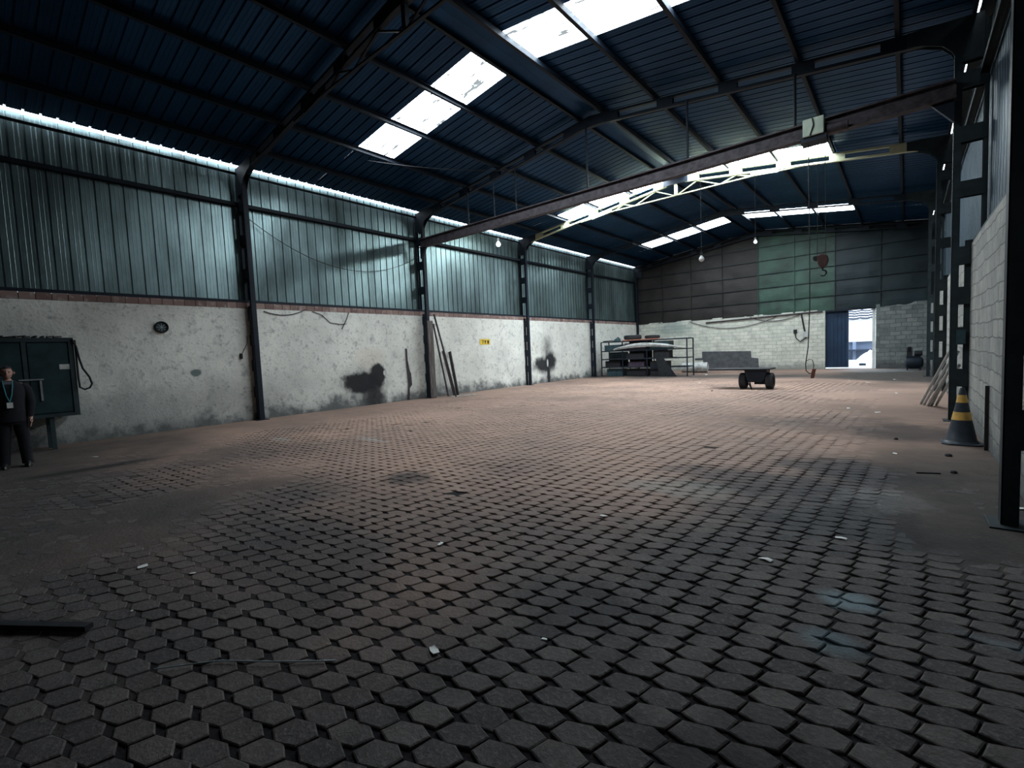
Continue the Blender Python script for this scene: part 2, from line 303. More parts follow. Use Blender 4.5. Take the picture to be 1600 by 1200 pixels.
# ------------------------------------------------------------------ mesh builder
WORLD = {}       # world location of every object built
def empty(name, loc, label=None, cat=None, group=None, kind=None):
    o = bpy.data.objects.new(name, None); COL.objects.link(o); o.location = loc; WORLD[o.name] = Vector(loc)
    o.empty_display_size = 0.1
    return tag(o, label, cat, group, kind)
def tag(o, label=None, cat=None, group=None, kind=None):
    if label: o['label'] = label
    if cat: o['category'] = cat
    if group: o['group'] = group
    if kind: o['kind'] = kind
    return o
class MB:
    def __init__(s): s.v = []; s.f = []
    def add(s, vs, fs):
        k = len(s.v); s.v += [tuple(v) for v in vs]; s.f += [tuple(i + k for i in f) for f in fs]; return s
    def box(s, x0, x1, y0, y1, z0, z1):
        vs = [(x, y, z) for x in (x0, x1) for y in (y0, y1) for z in (z0, z1)]
        return s.add(vs, [(0, 1, 3, 2), (4, 6, 7, 5), (0, 4, 5, 1), (2, 3, 7, 6), (0, 2, 6, 4), (1, 5, 7, 3)])
    def bar(s, p0, p1, w_, h_, upv=(0, 0, 1)):
        p0 = Vector(p0); p1 = Vector(p1); d = (p1 - p0).normalized(); u = Vector(upv)
        if abs(d.dot(u)) > 0.98: u = Vector((1, 0, 0))
        a = d.cross(u).normalized() * (w_ / 2); b = a.cross(d).normalized() * (h_ / 2)
        vs = [p + i * a + j * b for p in (p0, p1) for i in (-1, 1) for j in (-1, 1)]
        return s.add(vs, [(0, 1, 3, 2), (4, 6, 7, 5), (0, 4, 5, 1), (2, 3, 7, 6), (0, 2, 6, 4), (1, 5, 7, 3)])
    def channel(s, p0, p1, w_, h_, t, openv):
        """C section: web at the back, two flanges towards openv"""
        p0 = Vector(p0); p1 = Vector(p1); d = (p1 - p0).normalized(); o = Vector(openv).normalized(); a = d.cross(o).normalized()
        s.bar(p0 - o * (w_ / 2 - t / 2), p1 - o * (w_ / 2 - t / 2), t, h_, a) if False else None
        for (ca, co, sa, so) in ((0, -w_ / 2 + t / 2, h_, t), (-h_ / 2 + t / 2, 0, t, w_), (h_ / 2 - t / 2, 0, t, w_)):
            vs = [p + a * (ca + i * sa / 2) + o * (co + j * so / 2) for p in (p0, p1) for i in (-1, 1) for j in (-1, 1)]
            s.add(vs, [(0, 1, 3, 2), (4, 6, 7, 5), (0, 4, 5, 1), (2, 3, 7, 6), (0, 2, 6, 4), (1, 5, 7, 3)])
        return s
    def tube(s, pts, r, n=8, caps=True):
        pts = [Vector(p) for p in pts]; rings = []; prev = None
        for i, p in enumerate(pts):
            d = ((pts[min(i + 1, len(pts) - 1)]) - pts[max(i - 1, 0)]).normalized()
            u = prev if prev else (Vector((0, 0, 1)) if abs(d.z) < 0.9 else Vector((1, 0, 0)))
            a = d.cross(u).normalized(); b = a.cross(d).normalized(); prev = b
            rr = r[i] if isinstance(r, (list, tuple)) else r
            rings.append([p + a * math.cos(t * 2 * PI / n) * rr + b * math.sin(t * 2 * PI / n) * rr for t in range(n)])
        vs = [v for rg in rings for v in rg]; fs = []
        for i in range(len(pts) - 1):
            for t in range(n):
                fs.append((i * n + t, i * n + (t + 1) % n, (i + 1) * n + (t + 1) % n, (i + 1) * n + t))
        if caps: fs.append(tuple(range(n - 1, -1, -1))); fs.append(tuple((len(pts) - 1) * n + t for t in range(n)))
        return s.add(vs, fs)
    def lathe(s, prof, c, axis='z', n=24, rot=None):
        c = Vector(c); vs = []
        for (r, h) in prof:
            for t in range(n):
                a = t * 2 * PI / n; p = Vector((r * math.cos(a), r * math.sin(a), h))
                if axis == 'x': p = Vector((p.z, p.x, p.y))
                elif axis == 'y': p = Vector((p.y, p.z, p.x))
                if rot: p = rot @ p
                vs.append(c + p)
        m_ = len(prof); fs = []
        for i in range(m_ - 1):
            for t in range(n): fs.append((i * n + t, i * n + (t + 1) % n, (i + 1) * n + (t + 1) % n, (i + 1) * n + t))
        if prof[0][0] > 1e-4 and prof[0] != prof[-1]: fs.append(tuple(range(n - 1, -1, -1)))
        if prof[-1][0] > 1e-4 and prof[0] != prof[-1]: fs.append(tuple((m_ - 1) * n + t for t in range(n)))
        return s.add(vs, fs)
    def prism(s, poly, axis, a, b):
        """polygon in the plane across axis, extruded from a to b"""
        def P3(u, v_, k): return {'x': (k, u, v_), 'y': (u, k, v_), 'z': (u, v_, k)}[axis]
        n = len(poly); vs = [P3(u, v_, a) for u, v_ in poly] + [P3(u, v_, b) for u, v_ in poly]
        fs = [tuple(range(n - 1, -1, -1)), tuple(range(n, 2 * n))] + [(i, (i + 1) % n, n + (i + 1) % n, n + i) for i in range(n)]
        return s.add(vs, fs)
    def build(s, name, m, parent=None, sm=False, bevel=0.0, label=None, cat=None, group=None, kind=None, origin=None):
        me = bpy.data.meshes.new(name)
        xs = [v[0] for v in s.v]; ys = [v[1] for v in s.v]; zs = [v[2] for v in s.v]
        c = Vector(origin) if origin else Vector(((min(xs) + max(xs)) / 2, (min(ys) + max(ys)) / 2, min(zs)))
        me.from_pydata([(v[0] - c.x, v[1] - c.y, v[2] - c.z) for v in s.v], [], s.f); me.update()
        import bmesh
        b = bmesh.new(); b.from_mesh(me); bmesh.ops.recalc_face_normals(b, faces=b.faces); b.to_mesh(me); b.free()
        me.materials.append(m)
        o = bpy.data.objects.new(name, me); COL.objects.link(o); WORLD[o.name] = c
        if parent: o.parent = parent; o.location = c - WORLD[parent.name]
        else: o.location = c
        if sm:
            me.polygons.foreach_set('use_smooth', [True] * len(me.polygons))
            try: me.set_sharp_from_angle(angle=math.radians(38))
            except Exception: pass
        if bevel:
            md = o.modifiers.new('bevel', 'BEVEL'); md.width = bevel; md.segments = 2; md.limit_method = 'ANGLE'
        return tag(o, label, cat, group, kind)
def copy_tree(o, parent=None):
    c = o.copy(); COL.objects.link(c); c.parent = parent
    for ch in list(o.children): copy_tree(ch, c)
    return c

# ================================================================== SETTING
# ---- floor: interlocking six-sided pavers over packed dirt
def dirt_h(x, y):
    n1 = noise.noise(Vector((x * 0.55, y * 0.55, 3.1))); n2 = noise.noise(Vector((x * 2.3, y * 2.3, 8.7))); n3 = noise.noise(Vector((x * 7, y * 7, 1.7)))
    t = n1 * 0.9 + n2 * 0.45 + n3 * 0.2
    def ss(a, b, v):
        v = max(0.0, min(1.0, (v - a) / (b - a))); return v * v * (3 - 2 * v)
    cover = 0.0
    cover += 1.2 * ss(-10.2, -12.4, x) * ss(12, 4, y)
    cover += 1.4 * ss(-12.0, -13.2, x)
    cover += 1.2 * ss(-0.6, 0.3, x) * ss(3.6, 4.6, y)
    cover += 1.0 * ss(19, 24, y)
    cover += 0.68 * ss(-2.4, -4.2, x + y * .35) * ss(4.5, 2.5, y)
    cover += 0.22 * ss(-7, -10, x)
    cover += 0.5 * ss(-1.5, -2.6, x) * ss(1.9, 0.9, y)
    cover += 0.45 * ss(-2.2, -0.6, x) * ss(4.2, 5.2, y)
    cover += 0.75 * ss(4, 11, y)
    return -0.013 + 0.0115 * max(0.0, min(1.9, cover + t * 0.95 + 0.05))
fl = empty('floor', (0, 0, 0), kind='structure')
nx, ny = 190, 400
x0f, x1f, y0f, y1f = XL - 0.02, XR + 0.02, YB, YF + 0.02
vs = []
for j in range(ny + 1):
    y = y0f + (y1f - y0f) * j / ny
    for i in range(nx + 1):
        x = x0f + (x1f - x0f) * i / nx
        vs.append((x, y, dirt_h(x, y)))
fs = [(j * (nx + 1) + i, j * (nx + 1) + i + 1, (j + 1) * (nx + 1) + i + 1, (j + 1) * (nx + 1) + i) for j in range(ny) for i in range(nx)]
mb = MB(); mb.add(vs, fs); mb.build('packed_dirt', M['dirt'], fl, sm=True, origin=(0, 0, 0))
hexv = [(-.100, -.052), (-.074, .036), (.024, .074), (.100, .050), (.074, -.036), (-.024, -.074)]
mb = MB(); ax_, ay_ = (.005, .128), (.183, .012)
lim = {}
for i in range(-78, 8):
    for j in range(-18, 252):
        cx = i * ay_[0] + j * ax_[0] + 0.05; cy = i * ay_[1] + j * ax_[1] + 0.02
        if not (XL + 0.12 < cx < XR - 0.1 and -1.5 < cy < YF - 0.12): continue
        if cy < 0.6 and cx > -0.6: continue
        rr = random.Random(i * 1000 + j)
        tx = (rr.random() - .5) * 0.05; ty = (rr.random() - .5) * 0.05; hz = (rr.random() - .5) * 0.006
        if rr.random() < 0.006: hz -= 0.012
        far_ = cy > 14
        if dirt_h(cx, cy) > 0.004: continue
        sc_ = 1.0 + rr.random() * 0.03; an = (rr.random() - .5) * 0.05
        ca, sa = math.cos(an) * sc_, math.sin(an) * sc_
        jx, jy = (rr.random() - .5) * .007, (rr.random() - .5) * .007
        top = []; mid_ = []; low = []
        for (hx, hy) in hexv:
            hx += (rr.random() - .5) * .009; hy += (rr.random() - .5) * .009
            px, py = hx * ca - hy * sa + jx, hx * sa + hy * ca + jy
            z = hz + px * tx + py * ty
            q = 0.90
            top.append((cx + px * q, cy + py * q, z)); mid_.append((cx + px * 0.975, cy + py * 0.975, z - 0.0035)); low.append((cx + px, cy + py, z - 0.03))
        f6 = [tuple(range(6))] + [(k, 6 + k, 6 + (k + 1) % 6, (k + 1) % 6) for k in range(6)]
        if far_: mb.add(top + low, f6)
        else: mb.add(top + mid_ + low, f6 + [(6 + k, 12 + k, 12 + (k + 1) % 6, 6 + (k + 1) % 6) for k in range(6)])
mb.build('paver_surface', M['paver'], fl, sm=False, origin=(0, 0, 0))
mb = MB(); mb.box(XL - 0.5, XR + 0.5, YB - .3, YF + 0.22, -0.30, -0.06); mb.build('sub_base', M['cement'], fl)

# ---- corrugated sheet builder
def profile(u0, u1, pitch=0.255, h=0.035):
    """list of (u, offset) of a trapezoid rib profile"""
    out = []; k = math.floor(u0 / pitch)
    while k * pitch < u1:
        b = k * pitch
        for (t, o) in ((0, 0), (0.26, 0), (0.275, -0.08), (0.305, -0.08), (0.32, 0), (0.54, 0), (0.555, -0.08), (0.585, -.08), (0.60, 0), (0.80, 0), (0.83, 1), (0.93, 1), (0.96, 0)):
            u = b + t * pitch
            if u0 <= u <= u1: out.append((u, o * h))
        k += 1
    return [(u0, 0)] + [p for p in out if u0 < p[0] < u1] + [(u1, 0)]
def sheet(mbx, fn, u0, u1, v0, v1, nv=1, wob=0.0, **kw):
    pr = profile(u0, u1, **kw); vs = []
    for j in range(nv + 1):
        v = v0 + (v1 - v0) * j / nv
        for (u, o) in pr:
            vs.append(fn(u, v, o + (noise.noise(Vector((u * 0.8, v * 0.8, 5))) * wob if wob else 0)))
    n = len(pr)
    mbx.add(vs, [(j * n + i, j * n + i + 1, (j + 1) * n + i + 1, (j + 1) * n + i) for j in range(nv) for i in range(n - 1)])

# ---- left wall
wl = empty('wall_left', (XL, 12, 0), kind='structure')
MB().box(XL - 0.2, XL, YB, YF + 0.2, -0.05, H1 - 0.16).build('plastered_masonry', M['plaster'], wl)
mb = MB(); y = YB
while y < YF:
    rr = random.random(); d = 0.225 + 0.03 * rr
    mb.box(XL - 0.2, XL - 0.004 * rr, y, y + d - 0.012, H1 - 0.155, H1 - 0.004 - 0.008 * random.random()); y += d
mb.build('brick_course', M['brick_edge'], wl)
mb = MB(); mb.box(XL - 0.2, XL - 0.02, YB, YF, H1 - 0.16, H1 - 0.02); mb.build('mortar_bed', M['cement'], wl)
mb = MB(); sheet(mb, lambda u, v, o: (XSL - o, u, v), YB, YF + 0.1, H1 + 0.02, HE + 0.026, 12, 0.016); mb.build('metal_sheeting', M['sheet'], wl, sm=False)
mb = MB(); mb.channel((XSL + 0.095, YB, 5.83), (XSL + 0.095, YF, 5.83), 0.09, 0.15, 0.008, (0, 0, -1)); mb.build('upper_girt', M['steel'], wl)
mb = MB(); mb.box(XSL + 0.04, XL - 0.03, YB, YF, H1 + 0.002, H1 + 0.07); mb.build('lower_girt', M['steel'], wl)

# ---- right wall
wr = empty('wall_right', (XR, 12, 0), kind='structure')
MB().box(XR, XR + 0.2, YB, YF + 0.2, -0.05, 3.05).build('block_masonry', M['block_right'], wr)
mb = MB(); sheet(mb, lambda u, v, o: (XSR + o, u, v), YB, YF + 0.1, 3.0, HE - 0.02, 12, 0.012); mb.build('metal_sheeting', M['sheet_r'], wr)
mb = MB(); mb.box(XR + 0.02, XSR - 0.04, YB, YF, 3.05, 3.12); mb.build('lower_girt', M['steel_r'], wr)
for zg in (5.83,):
    mb = MB(); mb.channel((XSR - 0.09, YB, zg), (XSR - 0.09, YF, zg), 0.09, 0.12, 0.008, (0, 0, -1)); mb.build('girt', M['steel_r'], wr)
mb = MB()
for k, yb in enumerate([YB] + BAYS):      # eave closure leaves a slit of daylight in every bay
    mb.box(XR + 0.045 + 0.006 * (k % 2), XSR + 0.1, yb, (BAYS + [YF])[k], HE + 0.0, HE + 0.03)
mb.build('eave_closure', M['steel_r'], wr)
MB().box(XSR - 0.02, XSR + 0.06, YB, YF, HE - 0.05, HE + 0.03).build('eave_angle', M['steel_r'], wr)

# ---- far wall
wf = empty('wall_far', (XM, YF, 0), kind='structure')
DX0, DX1, DZ = -3.24, -1.15, 2.97
MB().box(XL - 0.2, DX0, YF, YF + 0.2, -0.05, 3.10).build('limewashed_masonry', M['block_far'], wf)
MB().box(DX1, XR + 0.2, YF, YF + 0.2, -0.05, 3.16).build('grey_masonry', M['block_far_grey'], wf)
MB().box(DX0, DX1, YF + 0.02, YF + 0.2, DZ, 3.16).build('lintel', M['steel'], wf)
seams = [XL, -11.9, -10.09, -8.28, -6.38, -4.62, -2.82, -0.98, XR]
hs = [3.04, 3.80, 4.55, 5.30, 6.05, 6.80, 7.6]
def gx_top(x): return zr(max(XL, min(XR, x))) + 0.02
groups = {'gable_brown': [], 'gable_green': [], 'gable_blue': []}
for ci in range(len(seams) - 1):
    key = 'gable_brown' if ci < 4 else ('gable_green' if ci < 6 else 'gable_blue')
    groups[key].append(ci)
for key, cs in groups.items():
    mb = MB()
    for ci in cs:
        xa, xb = seams[ci], seams[ci + 1]
        for hi in range(len(hs) - 1):
            za, zb = hs[hi], hs[hi + 1]
            rr = random.Random(ci * 17 + hi * 5 + 2); amp = 0.02 + 0.03 * rr.random(); tilt = (rr.random() - 0.35) * 0.02
            nu, nv = 8, 5; vs = []
            for j in range(nv + 1):
                for i in range(nu + 1):
                    u = i / nu; v = j / nv; x = xa + (xb - xa) * u; z = za + (zb - za) * v
                    z = min(z, gx_top(x))
                    y = YF + 0.03 - math.sin(PI * u) * math.sin(PI * v) * amp * 0.6 - (1 - v) * 0.03 + tilt * (u - 0.5)
                    y += noise.noise(Vector((x * 1.7, z * 2.3, ci))) * 0.018
                    vs.append((x, y, z))
            n = nu + 1
            mb.add(vs, [(j * n + i, j * n + i + 1, (j + 1) * n + i + 1, (j + 1) * n + i) for j in range(nv) for i in range(nu)])
        mb.box(xa - 0.014, xa + 0.014, YF - 0.062, YF + 0.0, hs[0], gx_top(xa) - 0.02)
    mb.build('metal_cladding', M[key], wf)
mb = MB()
for k in range(len(hs) - 2): mb.box(XL, XR, YF - 0.045, YF - 0.002, hs[k + 1] - 0.014, hs[k + 1] + 0.010)
mb.build('cladding_rail', M['gable_blue'], wf)
MB().box(XL - .2, XR + .2, YF + 0.10, YF + 0.14, 3.1, 6.85).build('backing_sheet', M['gable_blue'], wf)
MB().add([(XL - .2, YF + .12, 6.8), (XR + .2, YF + .12, 6.8), (XM, YF + .12, HR + .02), (XL - .2, YF + .14, 6.8), (XR + .2, YF + .14, 6.8), (XM, YF + .14, HR + .02)],
         [(0, 1, 2), (3, 5, 4), (0, 3, 4, 1), (1, 4, 5, 2), (2, 5, 3, 0)]).build('gable_backing', M['gable_blue'], wf)
# cement patch on the limewashed masonry
mb = MB(); mb.prism([(-9.93, .62), (-9.93, .74), (-9.5, .76), (-9.5, 1.14), (-6.78, 1.08), (-6.76, .70), (-6.40, .66), (-6.37, .08), (-9.45, .08), (-9.45, .62)], 'y', YF - 0.012, YF + .01)
mb.build('cement_patch', M['cement'], wf)
# ---- wall behind the camera
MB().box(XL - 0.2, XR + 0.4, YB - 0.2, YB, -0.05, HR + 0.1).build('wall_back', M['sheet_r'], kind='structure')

# ---- door in the far wall
dr = empty('door_1', (-2.2, YF + 0.3, 0), kind='structure')
mb = MB(); sheet(mb, lambda u, v, o: (u, YF + 0.30 - o, v), DX0 - 0.15, -2.27, 0.075, 3.15, 6, 0.01, pitch=0.16, h=0.03); mb.build('door_leaf', M['door_blue'], dr)
mb = MB(); mb.box(DX0 - .15, -2.27, YF + 0.315, YF + 0.345, 1.5, 1.58); mb.box(-2.31, -2.26, YF + 0.255, YF + 0.345, 0.075, 3.15); mb.box(DX0 - .15, -2.27, YF + 0.26, YF + 0.345, .075, .15)
mb.build('door_frame', M['door_blue'], dr)
MB().box(-1.30, -1.17, YF + 0.22, YF + 0.34, -0.02, 3.13).build('door_post', M['white'], dr)
MB().box(DX0 - .1, DX1 + .1, YF + 0.2, YF + 0.5, -0.06, 0.012).build('door_sill', M['out_ground'], dr)

# ---- ceiling
ce = empty('ceiling', (XM, 12, HR), kind='structure')
strips = [(7.30, 8.42), (16.60, 17.80), (24.70, 26.00)]
XA, XBr, XC, XD = -11.17, -6.76, -6.05, -1.68
def roof_fn(x, y, o): return (x, y, zr(x) + 0.0 - o)
yb = YB - 0.1; segs = []
for (a, b_) in strips: segs.append((yb, a, False)); segs.append((a, b_, True)); yb = b_
segs.append((yb, YF + 0.5, False))
mb = MB()
def rs(x0_, x1_, y0_, y1_, nv=4):
    sheet(mb, lambda u, v, o: (v, u, zr(v) + 0.025 + o), y0_, y1_, x0_, x1_, nv, 0.01)
for (a, b_, sk) in segs:
    if sk:
        rs(XL - 0.02, XA, a, b_, 3); rs(XBr, XM, a, b_, 1); rs(XM + 1e-4, XC, a, b_, 1); rs(XD, XR + 0.012, a, b_, 3)
    else:
        rs(XL - 0.02, XM, a, b_, 8); rs(XM + 1e-4, XR + 0.012, a, b_, 8)
mb.build('roof_sheeting', M['roof'], ce)
for k, (a, b_) in enumerate(strips):
    for side in (0, 1):
        mb = MB(); u0, u1 = (XA, XBr) if side == 0 else (XC, XD)
        pr = profile(a, b_, h=0.03); vs = []
        for x in (u0, u1):
            for (u, o) in pr: vs.append((x, u, zr(x) + 0.03 + o))
        n = len(pr); mb.add(vs, [(i, i + 1, n + i + 1, n + i) for i in range(n - 1)])
        mb.build('skylight_panel', M['sky_' + 'abc'[k]], ce)
MB().prism([(-6.72, zr(-6.72) - .01), (XM, HR - .012), (-6.08, zr(-6.08) - .01), (-6.08, zr(-6.08) - .03), (XM, HR - .03), (-6.72, zr(-6.72) - .03)], 'y', YB, YF - .05).build('ridge_lining', M['roof'], ce)
MB().prism([(XM - 0.35, zr(XM - .35) + .07), (XM, HR + 0.09), (XM + .35, zr(XM + .35) + .07), (XM, HR + 0.06)], 'y', YB, YF + 0.4).build('ridge_cap', M['roof'], ce)
for px in (-12.60, -11.17, -9.69, -8.20, -6.74, -6.06, -4.65, -3.18, -1.70, -0.17):
    mb = MB(); z = zr(px) - 0.055
    mb.channel((px, YB, z), (px, YF - .02, z), 0.075, 0.12, 0.006, (1 if px < XM else -1, 0, 0)); mb.build('purlin', M['steel'], ce)
for px in (XL + 0.02, XR - 0.03):
    mb = MB(); mb.bar((px, YB, HE - 0.085), (px, YF, HE - 0.085), 0.05, 0.10) if px > XM else mb.bar((px - 0.06, YB, HE - 0.20), (px - 0.06, YF, HE - 0.20), 0.05, 0.05)
    mb.build('eave_purlin', M['steel'], ce)

# ================================================================== STRUCTURE STEEL
PL_Z = [0.77, 1.50, 2.19, 2.87, 3.98, 4.88, 5.75]
def column(xi, xo, y, m, label, side):
    r = empty('steel_column', ((xi + xo) / 2, y, 0), label, 'column', 'ladder columns along the long walls')
    sgn = 1 if xi < xo else -1
    # inner and outer legs, C sections open to each other
    a = MB().channel((xi + sgn * .05, y, -0.05), (xi + sgn * .05, y, HE - .20), 0.10, 0.13, 0.008, (sgn, 0, 0)); a.build('leg', m, r)
    b_ = MB().channel((xo - sgn * .03, y, 3.1 if True else 0), (xo - sgn * .03, y, HE - .18), 0.06, 0.12, 0.008, (-sgn, 0, 0)); b_.build('leg', m, r)
    # lower outer leg stands against the masonry
    wx = XL + 0.035 if side == 'l' else XR - 0.03
    MB().bar((wx, y, -0.05), (wx, y, 3.12), 0.055, 0.10).build('leg', m, r)
    for i, z in enumerate(PL_Z):
        x_a, x_b = (xi + sgn * .01, wx + sgn * .02) if z < 3 else (xi + sgn * .01, xo - sgn * .01)
        hh = 0.15 if z < 3 else 0.13
        mb = MB(); mb.box(min(x_a, x_b), max(x_a, x_b), y - 0.068, y - 0.060, z - hh, z + hh); mb.box(min(x_a, x_b), max(x_a, x_b), y + 0.060, y + 0.068, z - hh, z + hh)
        mb.build('batten_plate', m, r)
    mb = MB(); lo, hi = min(xi - sgn * .07, wx), max(xi - sgn * .07, wx); mb.box(lo, hi, y - 0.16, y + 0.16, -0.01, 0.022)
    mb.build('base_plate', m, r, bevel=0.004)
    # haunch plate under the rafter
    z0 = zr(xi) - 0.09
    X_ = lambda t: xi + sgn * t
    pts = [(X_(0.35), z0 - 0.02), (X_(0.35), z0 - 0.72), (X_(0.06), z0 - 0.72), (X_(-0.04), z0 - 0.50), (X_(-0.16), z0 - 0.36), (X_(-0.42), z0 - 0.24), (X_(-0.62), z0 - 0.19), (X_(-0.62), z0 + 0.05)]
    mb = MB(); mb.prism(pts, 'y', y - 0.072, y - 0.062); mb.prism(pts, 'y', y + 0.062, y + 0.072); mb.build('haunch_plate', m, r)
    return r
lab_l = ['ladder-like steel column on the left wall, first past the wall-mounted cabinet', 'steel column on left wall carrying the girder end, beside leaning poles',
         'slender open-laced column on left wall, between yellow sign and far soot stain', 'farthest free column on left wall, beside the steel rack']
lab_r = ['large dark ladder column in the right foreground, footed near the block wall', 'ladder column on right wall just behind the traffic cone',
         'right-hand ladder column beyond the leaning metal tubes, with bright daylight spot', 'farthest ladder column on right wall, nearest the air compressor']
for y, l in zip(BAYS, lab_l): column(XL + 0.27, XSL + 0.045, y, M['steel'], l, 'l')
for y, l in zip(BAYS, lab_r): column(XR - 0.25, XSR - 0.035, y, M['steel_r'], l, 'r')
# corner post at the far left
r = empty('corner_column', (XL + .1, YF - .1, 0), 'dark column in the far left corner behind the rack', 'column')
MB().channel((XL + .12, YF - .1, 0), (XL + .12, YF - .1, HE - .2), .1, .12, .008, (-1, 0, 0)).build('leg', M['steel'], r)
MB().box(XL + .02, XL + .5, YF - .17, YF - .16, HE - .75, HE - .1).build('haunch_plate', M['steel'], r)

def truss(y, m, label, tie):
    r = empty('roof_truss', (XM, y, 6.9), label, 'roof truss', 'roof trusses')
    e0, e1 = XL + 0.3, XR - 0.28
    for side, (xa, xb) in (('l', (e0, XM)), ('r', (XM, e1))):
        for (dz, nm) in ((-0.145, 'top_chord'), (-0.345, 'bottom_chord')):
            MB().bar((xa, y, zr(xa) + dz), (xb, y, zr(xb) + dz), 0.10, 0.05).build(nm, m, r)
        n = 5
        for k in range(n):
            xc = xa + (xb - xa) * (k + 0.55) / n if side == 'l' else xb + (xa - xb) * (k + 0.55) / n
            s_ = SL if side == 'l' else -SL
            hw = 0.19; mb = MB()
            for yy in (y - 0.054, y + 0.050):
                mb.prism([(xc - hw, zr(xc - hw) - .155), (xc + hw, zr(xc + hw) - .155), (xc + hw, zr(xc + hw) - .335), (xc - hw, zr(xc - hw) - .335)], 'y', yy, yy + 0.004)
            mb.build('batten_plate', m, r)
    mb = MB(); mb.prism([(XM - .45, zr(XM - .45) - .13), (XM, HR - .13), (XM + .45, zr(XM + .45) - .13), (XM + .45, zr(XM + .45) - .36), (XM, HR - .40), (XM - .45, zr(XM - .45) - .36)], 'y', y - .057, y + .057)
    mb.build('ridge_gusset', M['steel'], r)
    if tie:
        zt = 7.0; xl_, xr_ = -9.35, -3.5
        zl = lambda x: zr(x) - 0.375
        # tie that meets the sloping chords at both ends
        mb = MB(); mb.bar((xl_ - 1.1, y, zl(xl_ - 1.1) - .01), (-8.9, y, zt - .01), 0.06, 0.035); mb.bar((-8.9, y, zt - .01), (-3.95, y, zt - .01), 0.06, 0.035); mb.bar((-3.95, y, zt - .01), (-2.55, y, zl(-2.55) + .01), .06, .035)
        mb.build('bottom_tie', m, r)
        MB().box(XM - .05, XM + .05, y - .04, y + .04, zt, HR - .38).build('king_post', m, r)
        for (a, b_) in (((-8.85, zt), (-8.52, zl(-8.52))), ((-8.52, zl(-8.52)), (-8.03, zt)), ((-8.0, zt), (-7.2, zl(-7.2))), ((-7.2, zl(-7.2)), (XM - .06, zt)),
                        ((XM + .06, zt), (-5.68, zl(-5.68))), ((-5.68, zl(-5.68)), (-4.93, zt)), ((-4.88, zt), (-4.41, zl(-4.41))), ((-4.41, zl(-4.41)), (-3.93, zt))):
            MB().bar((a[0], y, a[1]), (b_[0], y, b_[1]), 0.04, 0.03).build('web', m, r)
        for xa, xb in ((-9.9, -9.0), (-3.95, -3.15)):
            mb = MB(); mb.prism([(xa, zl(xa) + .02), (xb, zl(xb) + .02), (xb, zt - .02 if xb < XM else zl(xb) - .08), (xa, zl(xa) - .1 if xa < XM else zt - .02)], 'y', y - .045, y - .038); mb.build('gusset', m, r)
    return r
truss(5.25, M['steel'], 'dark roof truss nearest the camera, crossing the top left of the photo', True)
truss(11.25, M['steel'], 'dark double-chord roof truss right above the long crane girder', False)
truss(17.25, M['cream'], 'pale cream roof truss with zigzag webs, lit by the middle skylight', True)
truss(23.25, M['steel'], 'dark roof truss just in front of the farthest skylight strip', False)
truss(29.05, M['steel'], 'dark roof truss close against the far gable cladding', False)

# ---- crane girder with hoist
gy = 11.09
gr = empty('crane_girder', (XM, gy, 5.46), 'long brown steel girder spanning the hall below the roof', 'girder')
MB().box(-13.42, 0.60, gy - .085, gy + .085, 5.735, 5.765).build('top_flange', M['rust'], gr)
MB().box(-13.42, 0.60, gy - .085, gy + .085, 5.455, 5.485).build('bottom_flange', M['rust'], gr)
MB().box(-13.42, 0.60, gy - .01, gy + .01, 5.485, 5.735).build('web', M['rust'], gr)
for xx, sg in ((-13.43, 1), (0.58, -1)):
    mb = MB(); mb.prism([(xx, 5.46), (xx + sg * .30, 5.46), (xx + sg * .08, 5.18), (xx, 5.08)], 'y', gy - .02, gy + .06); mb.build('knee_bracket', M['steel'], gr)
for k, (xx, yy) in enumerate(((-11.03, 11.175), (-9.88, 11.175), (-9.0, 11.175), (-6.53, 11.175), (-3.88, 11.175), (-1.745, 11.175))):
    rl = ['leftmost', 'second from left', 'third from left', 'fourth from left', 'second from right', 'rightmost'][k]
    MB().tube([(xx, yy, 5.755), (xx, yy, zr(xx) - .33)], 0.016 if k in (1, 2) else 0.026, 8).build('hanger_rod', M['steel'], None, sm=True, label='thin steel rod from roof truss down to crane girder, %s of the six' % rl, cat='rod', group='hanger rods above the girder')
ho = empty('hoist', (-1.38, gy - .16, 5.36), 'pale green boxed hoist motor hung on the girder near its right end', 'hoist')
MB().box(-1.56, -1.22, gy - .30, gy - .10, 5.42, 5.74).build('motor_cover', M['pale_green'], ho, bevel=.008)
MB().box(-1.60, -1.18, gy - .26, gy + .06, 5.33, 5.42).build('trolley', M['steel'], ho)
MB().lathe([(0, -.16), (.09, -.16), (.09, .16), (0, .16)], (-1.02, gy - .14, 5.50), 'x', 16).build('drum', M['rust'], ho, sm=True)
mb = MB(); mb.tube([(-1.40, gy - .305, 5.73), (-1.38, gy - .32, 5.60), (-1.44, gy - .305, 5.42)], .012, 6); mb.build('power_lead', M['cable'], ho, sm=True)
hk = empty('crane_hook', (-1.27, gy, 2.82), 'rust-red hook block hanging on two cables in front of the gable', 'hook')
for dx in (-.09, .05):
    MB().tube([(-1.27 + dx, gy, 3.18), (-1.27 + dx * .8, gy, 5.34)], .006, 6).build('cable', M['cable'], hk, sm=True)
mb = MB(); mb.prism([(-1.36, 3.18), (-1.29, 3.22), (-1.19, 3.17), (-1.17, 3.08), (-1.20, 2.98), (-1.26, 2.93), (-1.32, 2.97), (-1.35, 3.05)], 'y', gy - .06, gy + .06); mb.build('hook_block', M['oxide'], hk, bevel=.015)
mb = MB(); mb.lathe([(0, -.04), (.05, -.04), (.05, .04), (0, .04)], (-1.38, gy, 3.14), 'y', 12); mb.build('sheave', M['black'], hk, sm=True)
